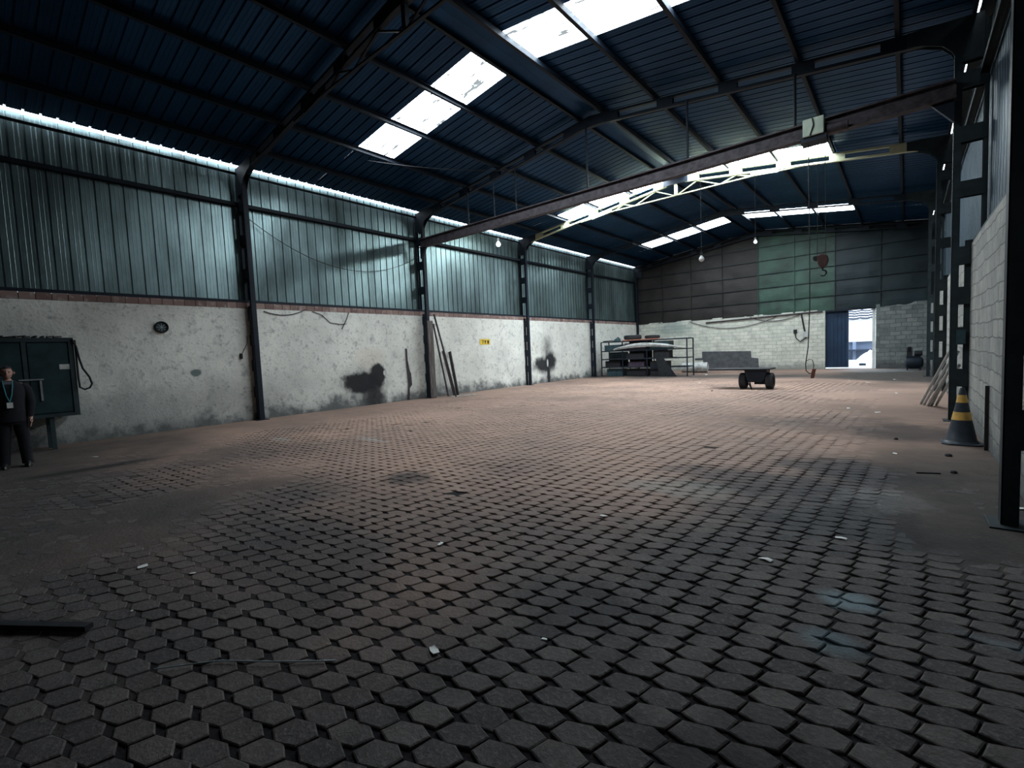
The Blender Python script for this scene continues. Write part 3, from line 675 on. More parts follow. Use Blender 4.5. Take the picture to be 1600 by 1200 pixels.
pts = [(-1.27, gy, 2.95), (-1.27, gy, 2.90)] + [(-1.265 + .055 * math.sin(t), gy, 2.845 + .055 * math.cos(t)) for t in [i * .5 for i in range(1, 9)]]
MB().tube(pts, [.016] * 8 + [.013, .009], 8).build('hook', M['black'], hk, sm=True)
pe = empty('pendant_control', (-1.44, gy, 0.77), 'rust-red pendant control box hanging on a long black cable near the door', 'crane control')
MB().tube([(-1.49, gy - .1, 5.36), (-1.49, gy, 4.0), (-1.485, gy, 2.2), (-1.515, gy, 1.4), (-1.56, gy, 1.05), (-1.55, gy, .92), (-1.49, gy, .86), (-1.455, gy, .875)], .009, 8).build('cable', M['cable'], pe, sm=True)
MB().tube([(-1.545, gy, 1.12), (-1.50, gy, 1.15), (-1.44, gy, 1.14), (-1.42, gy, 1.05), (-1.425, gy, .95)], .007, 6).build('tail_loop', M['cable'], pe, sm=True)
MB().add([(x + (z - .77) * .18, y, z) for x in (-1.475, -1.415) for y in (gy - .035, gy + .035) for z in (.77, .96)], [(0, 1, 3, 2), (4, 6, 7, 5), (0, 4, 5, 1), (2, 3, 7, 6), (0, 2, 6, 4), (1, 5, 7, 3)]).build('control_box', M['orange'], pe, bevel=.008)

# ---- bulbs
def bulb(x, y, z, ztop, r_, m, label):
    b_ = empty('light_bulb', (x, y, z), label, 'light bulb')
    MB().lathe([(0, -r_), (r_ * .6, -r_ * .8), (r_ * .95, -r_ * .3), (r_, 0), (r_ * .85, r_ * .5), (r_ * .5, r_ * 1.0), (r_ * .38, r_ * 1.3), (0, r_ * 1.3)], (x, y, z), 'z', 20).build('glass', m, b_, sm=True)
    MB().lathe([(0, 0), (r_ * .42, 0), (r_ * .5, r_ * .9), (r_ * .3, r_ * 1.3), (0, r_ * 1.3)], (x, y, z + r_ * 1.3), 'z', 16).build('socket', M['offwhite'] if m is M['bulb_lit'] else M['black'], b_, sm=True)
    MB().tube([(x, y, z + r_ * 2.4), (x, y, ztop)], .006, 6).build('cord', M['cable'], b_, sm=True)
bulb(-9.73, 11.12, 4.93, 5.46, .075, M['bulb_lit'], 'bright bulb hanging under the left end of the girder')
bulb(-3.59, 11.12, 3.49, 5.46, .06, M['glass_bulb'], 'round white bulb hanging low before the brown gable panels')
bulb(-2.47, 11.12, 3.67, 5.46, .035, M['bulb_lit'], 'small bright spot before the green gable panels, built as a hanging bulb')  # stands in for a bright hole, modelled as a glowing bulb

# ================================================================== LEFT WALL THINGS
cb = empty('wall_cabinet', (-13.3, .6, 0), 'big dark green cabinet on legs against left wall behind the person', 'cabinet')
MB().box(-13.62, -12.93, -.5, 1.53, .66, 2.22).build('body', M['cab'], cb, bevel=.01)
mb = MB(); mb.box(-12.93, -12.90, -.5, 1.54, 2.15, 2.23); mb.box(-12.93, -12.90, 1.46, 1.54, .66, 2.15); mb.box(-12.93, -12.90, -.5, 1.46, .66, .72)
mb.box(-12.93, -12.905, 0.80, .86, .72, 2.15); mb.build('front_frame', M['cab2'], cb)
for (ya, yb_) in ((-.46, .78), (.88, 1.44)):
    MB().box(-12.925, -12.912, ya, yb_, .75, 2.12).build('door', M['cab'], cb)
MB().box(-12.911, -12.905, 1.30, 1.45, 1.60, 1.70).build('label_plate', M['offwhite'], cb, label='small white label')
mb = MB(); mb.box(-12.905, -12.88, .72, 1.06, 1.405, 1.43); mb.box(-12.905, -12.885, 1.0, 1.03, 1.0, 1.40); mb.build('tee_handle', M['galv'], cb, label='pale T-shaped handle')
for (xx, yy) in ((-12.98, 1.12), (-13.35, 1.10), (-12.98, -.3), (-13.35, -.3)):
    MB().box(xx - .035, xx + .035, yy - .035, yy + .035, 0, .67).build('leg', M['cab2'], cb)
rnd = random.Random(3)
for k in range(9):
    y = .45 + k * .11; x = -13.1 + rnd.random() * .12; a = rnd.random() * 3
    L_ = .12 + .15 * rnd.random()
    MB().bar((x - L_ * math.cos(a) * .5, y - L_ * math.sin(a) * .5, 2.245), (x + L_ * math.cos(a) * .5, y + L_ * math.sin(a) * .5, 2.245 + (.14 if k == 3 else .02) * rnd.random()), .03, .03).build(
        'scrap_piece', M['wood_dk'], None, label=['leftmost', 'second from the left', 'third from the left', 'fourth from the left, sticking up', 'middle', 'sixth from the left', 'third from the right', 'second from the right', 'rightmost'][k] + ' of the dark offcuts lying on the green cabinet', cat='scrap', group='offcuts on top of the cabinet')
hp = [(-12.88, 1.52, 2.2), (-12.86, 1.57, 2.05), (-12.86, 1.6, 1.8), (-12.87, 1.64, 1.6), (-12.88, 1.73, 1.42), (-12.88, 1.76, 1.28), (-12.88, 1.72, 1.2), (-12.88, 1.64, 1.17), (-12.88, 1.57, 1.22), (-12.88, 1.56, 1.4), (-12.88, 1.56, 2.18)]
MB().tube(hp, .018, 8).build('hose', M['black'], None, sm=True, label='black looped hose hung on the right edge of the green cabinet', cat='hose')

vt = empty('wall_vent', (XL, 3.21, 2.5), 'round dark-rimmed disc mounted high on the plaster above the near wall', 'vent')
ring = [(.105, .0), (.14, .0), (.14, .05), (.125, .065), (.105, .05), (.105, .0)]
MB().lathe(ring, (XL - .002, 3.22, 2.52), 'x', 28).build('rim', M['black'], vt, sm=True)
MB().lathe([(0, 0), (.108, 0), (.108, .022), (0, .03)], (XL - .002, 3.22, 2.52), 'x', 28).build('face', M['cab2'], vt, sm=True)
mb = MB()
for k in range(4): mb.bar((XL + .03, 3.22 - .1 * math.cos(k * PI / 4), 2.52 - .1 * math.sin(k * PI / 4)), (XL + .03, 3.22 + .1 * math.cos(k * PI / 4), 2.52 + .1 * math.sin(k * PI / 4)), .008, .008)
mb.build('guard_wires', M['galv'], vt)

sg = empty('wall_sign', (XL + .01, 14.5, 1.96), 'small yellow sign with three black symbols on the white plaster', 'sign')
MB().box(XL, XL + .012, 14.20, 14.82, 1.955, 2.185).build('plate', M['yellow'], sg)
def glyph(pts_list):
    mb = MB()
    for pl in pts_list: mb.prism(pl, 'x', XL + .012, XL + .015)
    mb.build('symbol', M['black'], sg)
glyph([[(14.30, 2.14), (14.42, 2.14), (14.42, 2.11), (14.37, 1.99), (14.33, 1.99), (14.38, 2.11), (14.30, 2.11)]])
glyph([[(14.47, 2.13), (14.57, 2.13), (14.57, 2.08), (14.54, 2.06), (14.54, 1.985), (14.49, 1.985), (14.49, 2.06), (14.47, 2.08)]])
glyph([[(14.63, 2.12), (14.74, 2.13), (14.75, 2.04), (14.72, 1.98), (14.66, 1.98), (14.65, 2.05)]])

def thing(mb, name, m, label, cat, group=None, sm=False, bevel=0): return mb.build(name, m, None, sm=sm, bevel=bevel, label=label, cat=cat, group=group)
thing(MB().box(-13.36, -13.31, 11.12, 11.36, .03, 2.85), 'plank', M['wood'], 'weathered grey plank standing upright in front of the column by the leaning poles', 'plank')
thing(MB().bar((-13.34, 11.46, 3.10), (-12.67, 11.74, .03), .05, .05), 'pole', M['wood_dk'], 'longest dark pole leaning from the column, right one of the long pair', 'pole', 'long poles leaning on the column')
thing(MB().bar((-13.36, 11.42, 2.75), (-13.10, 11.75, .03), .045, .045), 'pole', M['wood_dk'], 'long dark pole leaning on the column, left one of the long pair', 'pole', 'long poles leaning on the column')
thing(MB().bar((-13.62, 12.05, 1.74), (-13.15, 12.10, .02), .10, .035, (0, 1, 0)), 'short_plank', M['wood'], 'short grey plank leaning on the plaster, left of the short pair', 'plank', 'short planks leaning on the plaster')
thing(MB().bar((-13.62, 12.40, 1.70), (-13.2, 12.33, .02), .13, .04, (0, 1, 0)), 'short_plank', M['wood_dk'], 'short dark plank leaning on the plaster, right of the short pair', 'plank', 'short planks leaning on the plaster')
thing(MB().bar((-12.98, 11.75, .025), (-12.62, 12.75, .025), .07, .03), 'batten', M['offwhite'], 'pale batten lying on the floor at the foot of the leaning poles', 'batten')
thing(MB().bar((-13.58, 11.62, 1.65), (-13.58, 11.62, 1.2), .05, .05), 'hanging_rag', M['black'], 'short dark strip hanging behind the long leaning poles', 'rag') if False else None
mb = MB(); mb.prism([(10.33, .02), (10.40, .02), (10.43, .45), (10.54, .55), (10.52, .95), (10.46, 1.10), (10.40, 1.45), (10.40, 1.86), (10.34, 1.86), (10.35, 1.2), (10.38, .6)], 'x', XL + .01, XL + .04)
thing(mb, 'torn_board', M['wood_dk'], 'narrow torn black strip of board leaning on the white plaster, left of the column', 'board')
# cables on the left wall
def sag(p0, p1, d, n=14): return [tuple(Vector(p0).lerp(Vector(p1), t / n) - Vector((0, 0, d * 4 * (t / n) * (1 - t / n)))) for t in range(n + 1)]
def cable(pts, r_, label, m='cable', grp=None): return thing(MB().tube(pts, r_, 6), 'cable', M[m], label, 'cable', grp, True)
cable(sag((XL + .02, 5.6, 3.0), (XL + .02, 6.8, 3.10), .14), .012, 'thin cable sagging under the brick course, just right of the near column')
cable([(XL + .02, 7.0, 3.05), (XL + .02, 7.3, 2.95), (XL + .02, 7.55, 2.72), (XL + .02, 7.9, 2.68), (XL + .02, 8.1, 2.7)], .010, 'faint cable looping down the plaster in the middle of the second bay')
cable([(XL + .02, 8.2, 3.06), (XL + .02, 8.12, 2.85), (XL + .02, 8.0, 2.65), (XL + .03, 7.92, 2.52)], .014, 'short dangling cable end under the brick course above the black stain')
cp = empty('pull_switch', (XL + .03, 4.93, 1.74), 'small black plug on a thin lead beside the near column', 'switch')
MB().tube([(XL + .02, 5.12, 2.3), (XL + .02, 5.1, 2.1), (XL + .02, 4.97, 1.85)], .007, 6).build('lead', M['cable'], cp, sm=True)
MB().box(XL, XL + .05, 4.90, 4.96, 1.70, 1.84).build('plug', M['black'], cp, bevel=.005)
cable(sag((XSL + .12, 5.3, 5.6), (XSL + .12, 11.2, 5.2), .95, 24), .010, 'thin wire drooping across the wall sheets between two columns')
cable(sag((-11.3, 7.6, 6.95), (-9.0, 11.2, 7.0), .1), .008, 'thin wire strung just under the roof right of the near skylight')

# ================================================================== PERSON
def skin_body(name, verts, edges, radii, m, parent, root=0, levels=2):
    me = bpy.data.meshes.new(name); c = Vector(WORLD[parent.name]) if parent else Vector(verts[root])
    me.from_pydata([tuple(Vector(v) - c) for v in verts], edges, []); me.update(); me.materials.append(m)
    o = bpy.data.objects.new(name, me); COL.objects.link(o); WORLD[o.name] = c
    if parent: o.parent = parent; o.location = (0, 0, 0)
    else: o.location = c
    sk = o.modifiers.new('skin', 'SKIN'); sk.use_smooth_shade = True
    for i, d in enumerate(me.skin_vertices[0].data):
        rr = radii[i]; d.radius = rr if isinstance(rr, tuple) else (rr, rr); d.use_root = (i == root)
    sb = o.modifiers.new('subd', 'SUBSURF'); sb.levels = levels; sb.render_levels = levels
    return o
PX, PY = -11.25, 0.50
face = (Vector((0, 0, 0)) - Vector((PX, PY, 0))).normalized()       # towards the camera
side = Vector((face.y, -face.x, 0))                                  # the person's left is -side
def pw(s_, f_, z): return tuple(Vector((PX, PY, 0)) + side * s_ + face * f_ + Vector((0, 0, z)))
V = []; E = []; R_ = []
def vert(p, r_, link=None):
    V.append(p); R_.append(r_)
    if link is not None: E.append((link, len(V) - 1))
    return len(V) - 1
pel = vert(pw(0, 0, .90), (.135, .10)); wst = vert(pw(0, 0, 1.04), (.125, .09), pel); ch = vert(pw(0, 0, 1.22), (.15, .105), wst); shd = vert(pw(0, -.01, 1.36), (.13, .085), ch)
nk = vert(pw(0, 0, 1.44), .052, shd); nk2 = vert(pw(0, .01, 1.49), .05, nk)
hands_data = []
for sg_ in (-1, 1):
    s1 = vert(pw(sg_ * .165, -.01, 1.345), .058, shd); el = vert(pw(sg_ * .235, -.03, 1.08), .042, s1); wr_ = vert(pw(sg_ * .225, .05, .85), .028, el)
    pa = vert(pw(sg_ * .222, .065, .78), (.036, .018), wr_)
    for k, (dx, ln) in enumerate(((-.026, .072), (-.009, .082), (.009, .077), (.026, .062))):
        f1 = vert(pw(sg_ * .222, .07 + dx, .735), .0095, pa); f2 = vert(pw(sg_ * .215, .075 + dx, .735 - ln * .5), .009, f1); vert(pw(sg_ * .203, .08 + dx, .735 - ln), .008, f2)
    t1 = vert(pw(sg_ * .215, .11, .79), .011, pa); vert(pw(sg_ * .205, .125, .75), .0095, t1)
    hp_ = vert(pw(sg_ * .085, 0, .86), .085, pel); kn = vert(pw(sg_ * .11, .02, .49), .062, hp_); an_ = vert(pw(sg_ * .125, -.01, .10), .040, kn); vert(pw(sg_ * .135, .12, .045), .036, an_)
body = skin_body('person', V, E, R_, M['skin'], None, 0)
tag(body, 'person in a black suit with a badge lanyard, standing at the far left edge', 'person')
# head, shaped from a sphere, joined to the neck as part of the body's children
def head():
    mb = MB(); n, m_ = 28, 20; vs = []
    c = Vector(pw(0, .015, 1.565))
    for j in range(m_ + 1):
        ph = PI * j / m_
        for i in range(n):
            th = 2 * PI * i / n
            x = math.sin(ph) * math.cos(th); y = math.sin(ph) * math.sin(th); z = math.cos(ph)    # x = side, y = front
            X, Y_, Z = x * .074, y * .092, z * .112
            if z < 0: X *= 1 - .30 * (-z) ** 1.5; Y_ *= 1 - .12 * (-z)
            if y > 0:
                Y_ += .022 * math.exp(-((x / .16) ** 2 + ((z + .12) / .22) ** 2))        # nose
                Y_ += .006 * math.exp(-((x / .3) ** 2 + ((z + .50) / .10) ** 2))         # lips
                Y_ -= .010 * (math.exp(-(((x - .36) / .17) ** 2 + ((z - .10) / .13) ** 2)) + math.exp(-(((x + .36) / .17) ** 2 + ((z - .10) / .13) ** 2)))  # eye sockets
                Y_ += .008 * math.exp(-((x / .3) ** 2 + ((z + .85) / .16) ** 2))         # chin
            v = c + side * X + face * Y_ + Vector((0, 0, Z)); vs.append(v)
    fs = [(j * n + i, j * n + (i + 1) % n, (j + 1) * n + (i + 1) % n, (j + 1) * n + i) for j in range(m_) for i in range(n)]
    mb.add(vs, fs)
    for sg_ in (-1, 1):
        e = c + side * sg_ * .077 + Vector((0, 0, -.002))
        mb.lathe([(0, -.012), (.018, -.010), (.022, 0), (.016, .010), (0, .012)], e, 'x', 10)
    return mb, c
hm, hc = head(); hd = hm.build('head', M['skin'], body, sm=True)
for sg_ in (-1, 1):
    mb = MB(); mb.lathe([(0, -.011), (.008, -.008), (.011, 0), (.008, .008), (0, .011)], hc + side * sg_ * .028 + face * .077 + Vector((0, 0, .012)), 'z', 10)
    mb.build('eye', M['black'], hd, sm=True)
mb = MB(); n, m_ = 28, 12; vs = []
for j in range(m_ + 1):
    ph = PI * 0.62 * j / m_
    for i in range(n):
        th = 2 * PI * i / n; x = math.sin(ph) * math.cos(th); y = math.sin(ph) * math.sin(th); z = math.cos(ph)
        k = 1.09 if (y < 0.35 or z > 0.62) else 0.93
        vs.append(hc + side * x * .074 * k + face * y * .092 * k + Vector((0, 0, z * .112 * 1.08)))
mb.add(vs, [(j * n + i, j * n + (i + 1) % n, (j + 1) * n + (i + 1) % n, (j + 1) * n + i) for j in range(m_) for i in range(n)]); mb.build('hair', M['hair'], body, sm=True)
def loft(mb, rings, n=20, cap=True):
    """rings: (centre side, centre front, z, half width, half depth)"""
    vs = []
    for (a, f_, z, w_, d_) in rings:
        for i in range(n):
            t = 2 * PI * i / n; c_, s_ = math.cos(t), math.sin(t)
            c_ = math.copysign(abs(c_) ** .85, c_); s_ = math.copysign(abs(s_) ** .9, s_)
            wr = 1 + .03 * noise.noise(Vector((c_ * 3 + a * 9, s_ * 3, z * 14)))
            vs.append(pw(a + w_ * c_ * wr, f_ + d_ * s_ * wr, z))
    m2 = len(rings)
    fs = [(j * n + i, j * n + (i + 1) % n, (j + 1) * n + (i + 1) % n, (j + 1) * n + i) for j in range(m2 - 1) for i in range(n)]
    if cap: fs += [tuple(range(n)), tuple((m2 - 1) * n + i for i in range(n))]
    return mb.add(vs, fs)
mb = MB()
loft(mb, [(0, .0, .76, .195, .145), (0, 0, .90, .185, .140), (0, 0, 1.02, .170, .130), (0, .005, 1.15, .188, .140), (0, .005, 1.27, .205, .142), (0, -.005, 1.36, .200, .120), (0, -.01, 1.405, .135, .090), (0, -.01, 1.435, .075, .070)])
for sg_ in (-1, 1):
    loft(mb, [(sg_ * .215, .05, .835, .046, .048), (sg_ * .222, .035, .90, .050, .052), (sg_ * .24, -.02, 1.06, .062, .065), (sg_ * .22, -.02, 1.2, .068, .075), (sg_ * .19, -.01, 1.32, .075, .08), (sg_ * .15, -.01, 1.385, .06, .06)], 16)
jk = mb.build('jacket', M['suit'], body, sm=True)
mb = MB(); mb.add([pw(-.05, .085, 1.425), pw(.05, .085, 1.425), pw(0, .150, 1.20), pw(-.05, .075, 1.425), pw(.05, .075, 1.425), pw(0, .13, 1.20)], [(0, 1, 2), (3, 5, 4), (0, 3, 4, 1), (1, 4, 5, 2), (2, 5, 3, 0)]); mb.build('shirt_front', M['shirt'], body)
mb = MB()
loft(mb, [(0, 0, .72, .175, .125), (0, 0, .85, .172, .128), (0, 0, .95, .155, .118)])
for sg_ in (-1, 1):
    loft(mb, [(sg_ * .135, .015, .055, .072, .082), (sg_ * .13, .005, .12, .070, .078), (sg_ * .115, .02, .48, .080, .085), (sg_ * .092, .0, .74, .095, .108), (sg_ * .085, 0, .85, .09, .11)], 18)
mb.build('trousers', M['suit'], body, sm=True)
for sg_ in (-1, 1):
    mb = MB(); pr = []
    c = Vector(pw(sg_ * .135, .07, 0)); vs = []; n = 16
    for (z, k) in ((0.0, 1.0), (.03, 1.0), (.07, .85), (.10, .55)):
        for i in range(n):
            a = 2 * PI * i / n; l = .145 if math.sin(a) > 0 else .12
            vs.append(c + side * math.cos(a) * .05 * k + face * (math.sin(a) * l * k - (1 - k) * .07) + Vector((0, 0, z)))
    mb.add(vs, [(j * n + i, j * n + (i + 1) % n, (j + 1) * n + (i + 1) % n, (j + 1) * n + i) for j in range(3) for i in range(n)] + [tuple(range(n)), tuple(3 * n + i for i in range(n))])
    mb.build('shoe', M['leather'], body, sm=True)
mb = MB()
for sg_ in (-1, 1): mb.tube([pw(sg_ * .055, .045, 1.44), pw(sg_ * .05, .135, 1.35), pw(sg_ * .03, .160, 1.2), pw(0.0, .162, 1.09)], .008, 6)
ln_ = mb.build('lanyard', M['teal'], body, sm=True)
q0 = Vector(pw(0, .165, 1.04)); mb = MB(); mb.add([q0 + side * a + face * b_ + Vector((0, 0, c)) for a in (-.035, .035) for b_ in (0, .006) for c in (-.045, .045)], [(0, 1, 3, 2), (4, 6, 7, 5), (0, 4, 5, 1), (2, 3, 7, 6), (0, 2, 6, 4), (1, 5, 7, 3)]); mb.build('badge', M['paper'], ln_, label='white name badge')

# ================================================================== FAR LEFT RACK AND JUNK
rx0, rx1, ry0, ry1, rh = -13.15, -8.35, 23.45, 24.35, 1.92
rk = empty('storage_rack', ((rx0 + rx1) / 2, 24, 0), 'dark welded steel storage rack standing in the far left corner', 'rack')
for x in (rx0, -11.85, -10.45, rx1):
    for y in (ry0, ry1): MB().box(x - .025, x + .025, y - .025, y + .025, 0, rh).build('post', M['steel'], rk)
for z in (.50, .95, 1.40, rh):
    mb = MB(); mb.box(rx0, rx1, ry0 - .02, ry0 + .02, z - .025, z + .02); mb.box(rx0, rx1, ry1 - .02, ry1 + .02, z - .025, z + .02)
    for x in (rx0, -11.85, -10.45, rx1): mb.box(x - .018, x + .018, ry0, ry1, z - .022, z + .018)
    mb.build('shelf_rails', M['steel'], rk)
for z, xa, xb in ((.52, rx0, -10.4), (.97, rx0, -9.2), (1.42, rx0, -9.2)):
    MB().box(xa, xb, ry0 + .02, ry1 - .02, z, z + .015).build('shelf_board', M['wood_dk'], rk)
thing(MB().box(-11.85, -9.9, ry0 - .02, ry1, rh + .022, rh + .075), 'top_board', M['red_wood'], 'faded red board lying on the top of the steel rack', 'board', bevel=.006)
thing(MB().box(-9.85, -8.4, ry0 + .05, ry1, rh + .022, rh + .045), 'top_board', M['offwhite'], 'thin grey board lying on the right end of the rack top', 'board')
def tyre(c, R0, W_, axis, label, rot=None, grp='old tyres'):
    t = empty('tyre', (c[0], c[1], c[2] - (W_ / 2 if axis == 'z' else R0)), label, 'tyre', grp)
    h = W_ / 2; ri = R0 * .58
    prof = [(ri, -h * .75), (R0 * .75, -h), (R0 * .93, -h * .92), (R0, -h * .6), (R0, h * .6), (R0 * .93, h * .92), (R0 * .75, h), (ri, h * .75), (ri, -h * .75)]
    MB().lathe(prof, c, axis, 32, rot).build('rubber', M['tyre'], t, sm=True)
    mb = MB()
    for k in range(32):
        a = k * 2 * PI / 32
        for s_ in (-1, 1):
            p = Vector((math.cos(a), math.sin(a), 0)); p0 = p * (R0 * 1.005) + Vector((0, 0, s_ * h * .1)); p1 = Vector((math.cos(a + .06), math.sin(a + .06), 0)) * (R0 * 1.0) + Vector((0, 0, s_ * h * .62))
            f_ = (lambda q: q) if axis == 'z' else ((lambda q: Vector((q.z, q.x, q.y))) if axis == 'x' else (lambda q: Vector((q.y, q.z, q.x))))
            mb.bar(Vector(c) + f_(p0), Vector(c) + f_(p1), .02, .012)
    mb.build('tread_blocks', M['tyre'], t)
    return t
tyre((-11.45, 23.9, rh + .20), .46, .24, 'z', 'big tyre lying on the red board on top of the rack')
tyre((-10.35, 23.95, rh + .17), .38, .18, 'z', 'thinner tyre lying on the rack top, right of the big one')
mb = MB(); mb.bar((-13.1, 23.6, rh + .05), (-12.62, 23.8, rh + .07), .09, .06); thing(mb, 'scrap_bar', M['wood_dk'], 'dark bar of scrap lying on the left end of the rack top', 'scrap')
mb = MB(); mb.add([(-12.5, 23.46, rh + .02), (-12.1, 23.46, rh + .02), (-12.2, 23.9, rh + .19), (-12.35, 23.95, rh + .28), (-12.3, 23.6, rh + .16), (-12.1, 23.8, rh + .03)], [(0, 1, 4), (1, 5, 2), (4, 1, 2), (0, 4, 3), (3, 4, 2), (0, 3, 5), (3, 2, 5), (0, 5, 1)])
thing(mb, 'crumpled_metal', M['teal_dk'], 'small jagged lump of scrap metal on the left of the rack top', 'scrap')
thing(MB().box(-13.1, -11.9, 24.22, 24.25, .54, 1.35), 'sheet_panel', M['teal_dk'], 'dark metal sheet standing in the back of the rack at the left', 'sheet')
thing(MB().box(-11.8, -10.5, 24.22, 24.26, .54, 1.90), 'sheet_panel', M['wood_dk'], 'tall dark board standing in the back of the rack, centre', 'board')
thing(MB().add([(-10.4, 24.10, .99), (-9.3, 24.10, .99), (-9.6, 24.10, 1.37), (-10.4, 24.10, 1.39), (-10.4, 24.14, .99), (-9.3, 24.14, .99), (-9.6, 24.14, 1.37), (-10.4, 24.14, 1.39)], [(0, 1, 2, 3), (7, 6, 5, 4), (0, 4, 5, 1), (1, 5, 6, 2), (2, 6, 7, 3), (3, 7, 4, 0)]), 'sheet_panel', M['bin'], 'dark slanting panel behind the black crate on the middle shelf', 'panel')
# pale curved bumper on the shelf
mb = MB(); n = 24; vs = []
for i in range(n + 1):
    t = i / n; x = -12.35 + 3.95 * t; zc = 1.45 + .22 * math.sin(PI * min(1, t * 1.05)) ** .8 + .03 * (1 - t); y = 23.38 - .10 * math.sin(PI * t); hh = .03 + .07 * math.sin(PI * t)
    if t < .5: hh += .02
    vs += [(x, y + .02, zc + hh), (x, y - .04, zc), (x, y + .02, zc - hh), (x, y + .06, zc)]
fs = []
for i in range(n):
    for k in range(4): fs.append((i * 4 + k, i * 4 + (k + 1) % 4, (i + 1) * 4 + (k + 1) % 4, (i + 1) * 4 + k))
fs += [(0, 1, 2, 3), (n * 4, n * 4 + 3, n * 4 + 2, n * 4 + 1)]
mb.add(vs, fs); thing(mb, 'curved_trim', M['offwhite'], 'long pale curved car bumper laid across the front of the rack', 'bumper', sm=True)
def crate(x0_, x1_, y0_, y1_, z0_, z1_, m, label, slats=True):
    c = empty('crate', ((x0_ + x1_) / 2, (y0_ + y1_) / 2, z0_), label, 'crate', 'crates and bins in the rack')
    t = .02; mb = MB(); mb.box(x0_, x1_, y0_, y1_, z0_, z0_ + t); mb.build('base', m, c)
    for (a, b_, c_, d_) in ((x0_, x1_, y0_, y0_ + t), (x0_, x1_, y1_ - t, y1_), (x0_, x0_ + t, y0_ + t, y1_ - t), (x1_ - t, x1_, y0_ + t, y1_ - t)):
        MB().box(a, b_, c_, d_, z0_ + t, z1_).build('side_panel', m, c)
    MB().box(x0_ - .01, x1_ + .01, y0_ - .01, y0_ + .0, z1_ - .05, z1_ - .02).build('rim', m, c)
crate(-11.75, -10.6, 23.55, 24.2, 1.435, 1.80, M['bin'], 'dark plum bin on the upper rack shelf under the red board')
crate(-10.35, -9.3, 23.55, 24.2, 1.435, 1.84, M['teal_dk'], 'dark teal crate on the upper rack shelf, right of the plum bin')
crate(-13.0, -12.0, 23.55, 24.2, 1.435, 1.75, M['teal_dk'], 'dark teal crate at the left end of the upper rack shelf')
crate(-10.1, -9.3, 23.55, 24.05, .985, 1.36, M['black'], 'black crate on the middle rack shelf at the right')
crate(-11.7, -10.7, 23.6, 24.2, .985, 1.25, M['black'], 'low black crate in the centre of the middle rack shelf')
crate(-13.0, -12.1, 23.6, 24.2, .535, .85, M['black'], 'black crate on the lowest rack shelf at the left')
crate(-11.6, -10.7, 23.6, 24.2, .535, .8, M['bin'], 'plum coloured bin on the lowest rack shelf, middle')
crate(-12.9, -11.95, 23.6, 24.2, .02, .42, M['teal_dk'], 'dark teal crate on the floor under the left of the rack')
crate(-11.7, -10.6, 23.6, 24.2, .02, .40, M['black'], 'black crate on the floor under the middle of the rack')
crate(-10.35, -9.45, 23.6, 24.2, .02, .80, M['black'], 'tall black crate on the floor under the right part of the rack')
thing(MB().prism([(-9.95, .98), (-9.55, 1.0), (-8.85, .01), (-9.75, .01)], 'y', 23.34, 23.37), 'leaning_panel', M['black'], 'dark slanted panel standing against the right front of the rack', 'panel')
def drum(x, y, r_, L_, ang, label, m='offwhite'):
    d = empty('steel_drum', (x, y, 0), label, 'drum', 'drums lying near the rack')
    rot = Matrix.Rotation(ang, 3, 'Z')
    MB().lathe([(r_ - .02, -L_ / 2 + .03), (r_, -L_ / 2), (r_, -L_ * .18), (r_ + .015, -L_ * .16), (r_, -L_ * .14), (r_, L_ * .14), (r_ + .015, L_ * .16), (r_, L_ * .18), (r_, L_ / 2), (r_ - .02, L_ / 2 - .03)], (x, y, r_ + .017), 'x', 28, rot).build('shell', M[m], d, sm=True)
    for s_ in (-1, 1):
        MB().lathe([(0, -.004), (r_ - .015, -.004), (r_ - .015, .004), (0, .004)], Vector((x, y, r_ + .017)) + rot @ Vector((s_ * (L_ / 2 - .035), 0, 0)), 'x', 28, rot).build('end_disc', M['black'], d, sm=True)
drum(-9.55, 26.9, .27, .62, .15, 'pale dented drum lying on its side, next to the rack')
drum(-8.75, 26.7, .28, .74, .12, 'pale drum lying on its side before the dark cement patch')

# ---- far wall fittings
thing(MB().tube([(-9.24, YF - .06, 2.86), (-3.34, YF - .06, 3.02)], .04, 8), 'long_pipe', M['rust'], 'long brown pipe fixed along the top of the limewashed wall', 'pipe', sm=True)
cable(sag((-10.2, YF - .05, 3.0), (-5.3, YF - .05, 3.0), .55, 20), .018, 'long thin cable drooping across the limewashed wall')
cable(sag((-6.8, YF - .05, 3.0), (-4.2, YF - .05, 3.02), .32, 14), .018, 'shorter drooping cable on the limewashed wall, nearer the door')
sb = empty('switch_box', (-4.05, YF - .04, 1.75), 'small pale electrical box on the limewashed wall, fed by a thick conduit', 'electrical box')
MB().box(-4.22, -3.95, YF - .09, YF, 1.72, 2.02).build('body', M['offwhite'], sb, bevel=.01)
MB().tube([(-4.3, YF - .05, 2.98), (-4.22, YF - .05, 2.5), (-4.14, YF - .05, 2.02)], .04, 8).build('conduit', M['cable'], sb, sm=True)
MB().tube([(-4.6, YF - .04, 2.1), (-4.55, YF - .05, 1.7), (-4.35, YF - .05, 1.5), (-4.05, YF - .05, 1.72)], .025, 8).build('lead', M['cable'], sb, sm=True)
MB().box(-4.66, -4.5, YF - .07, YF, 1.95, 2.15).build('socket', M['black'], sb)

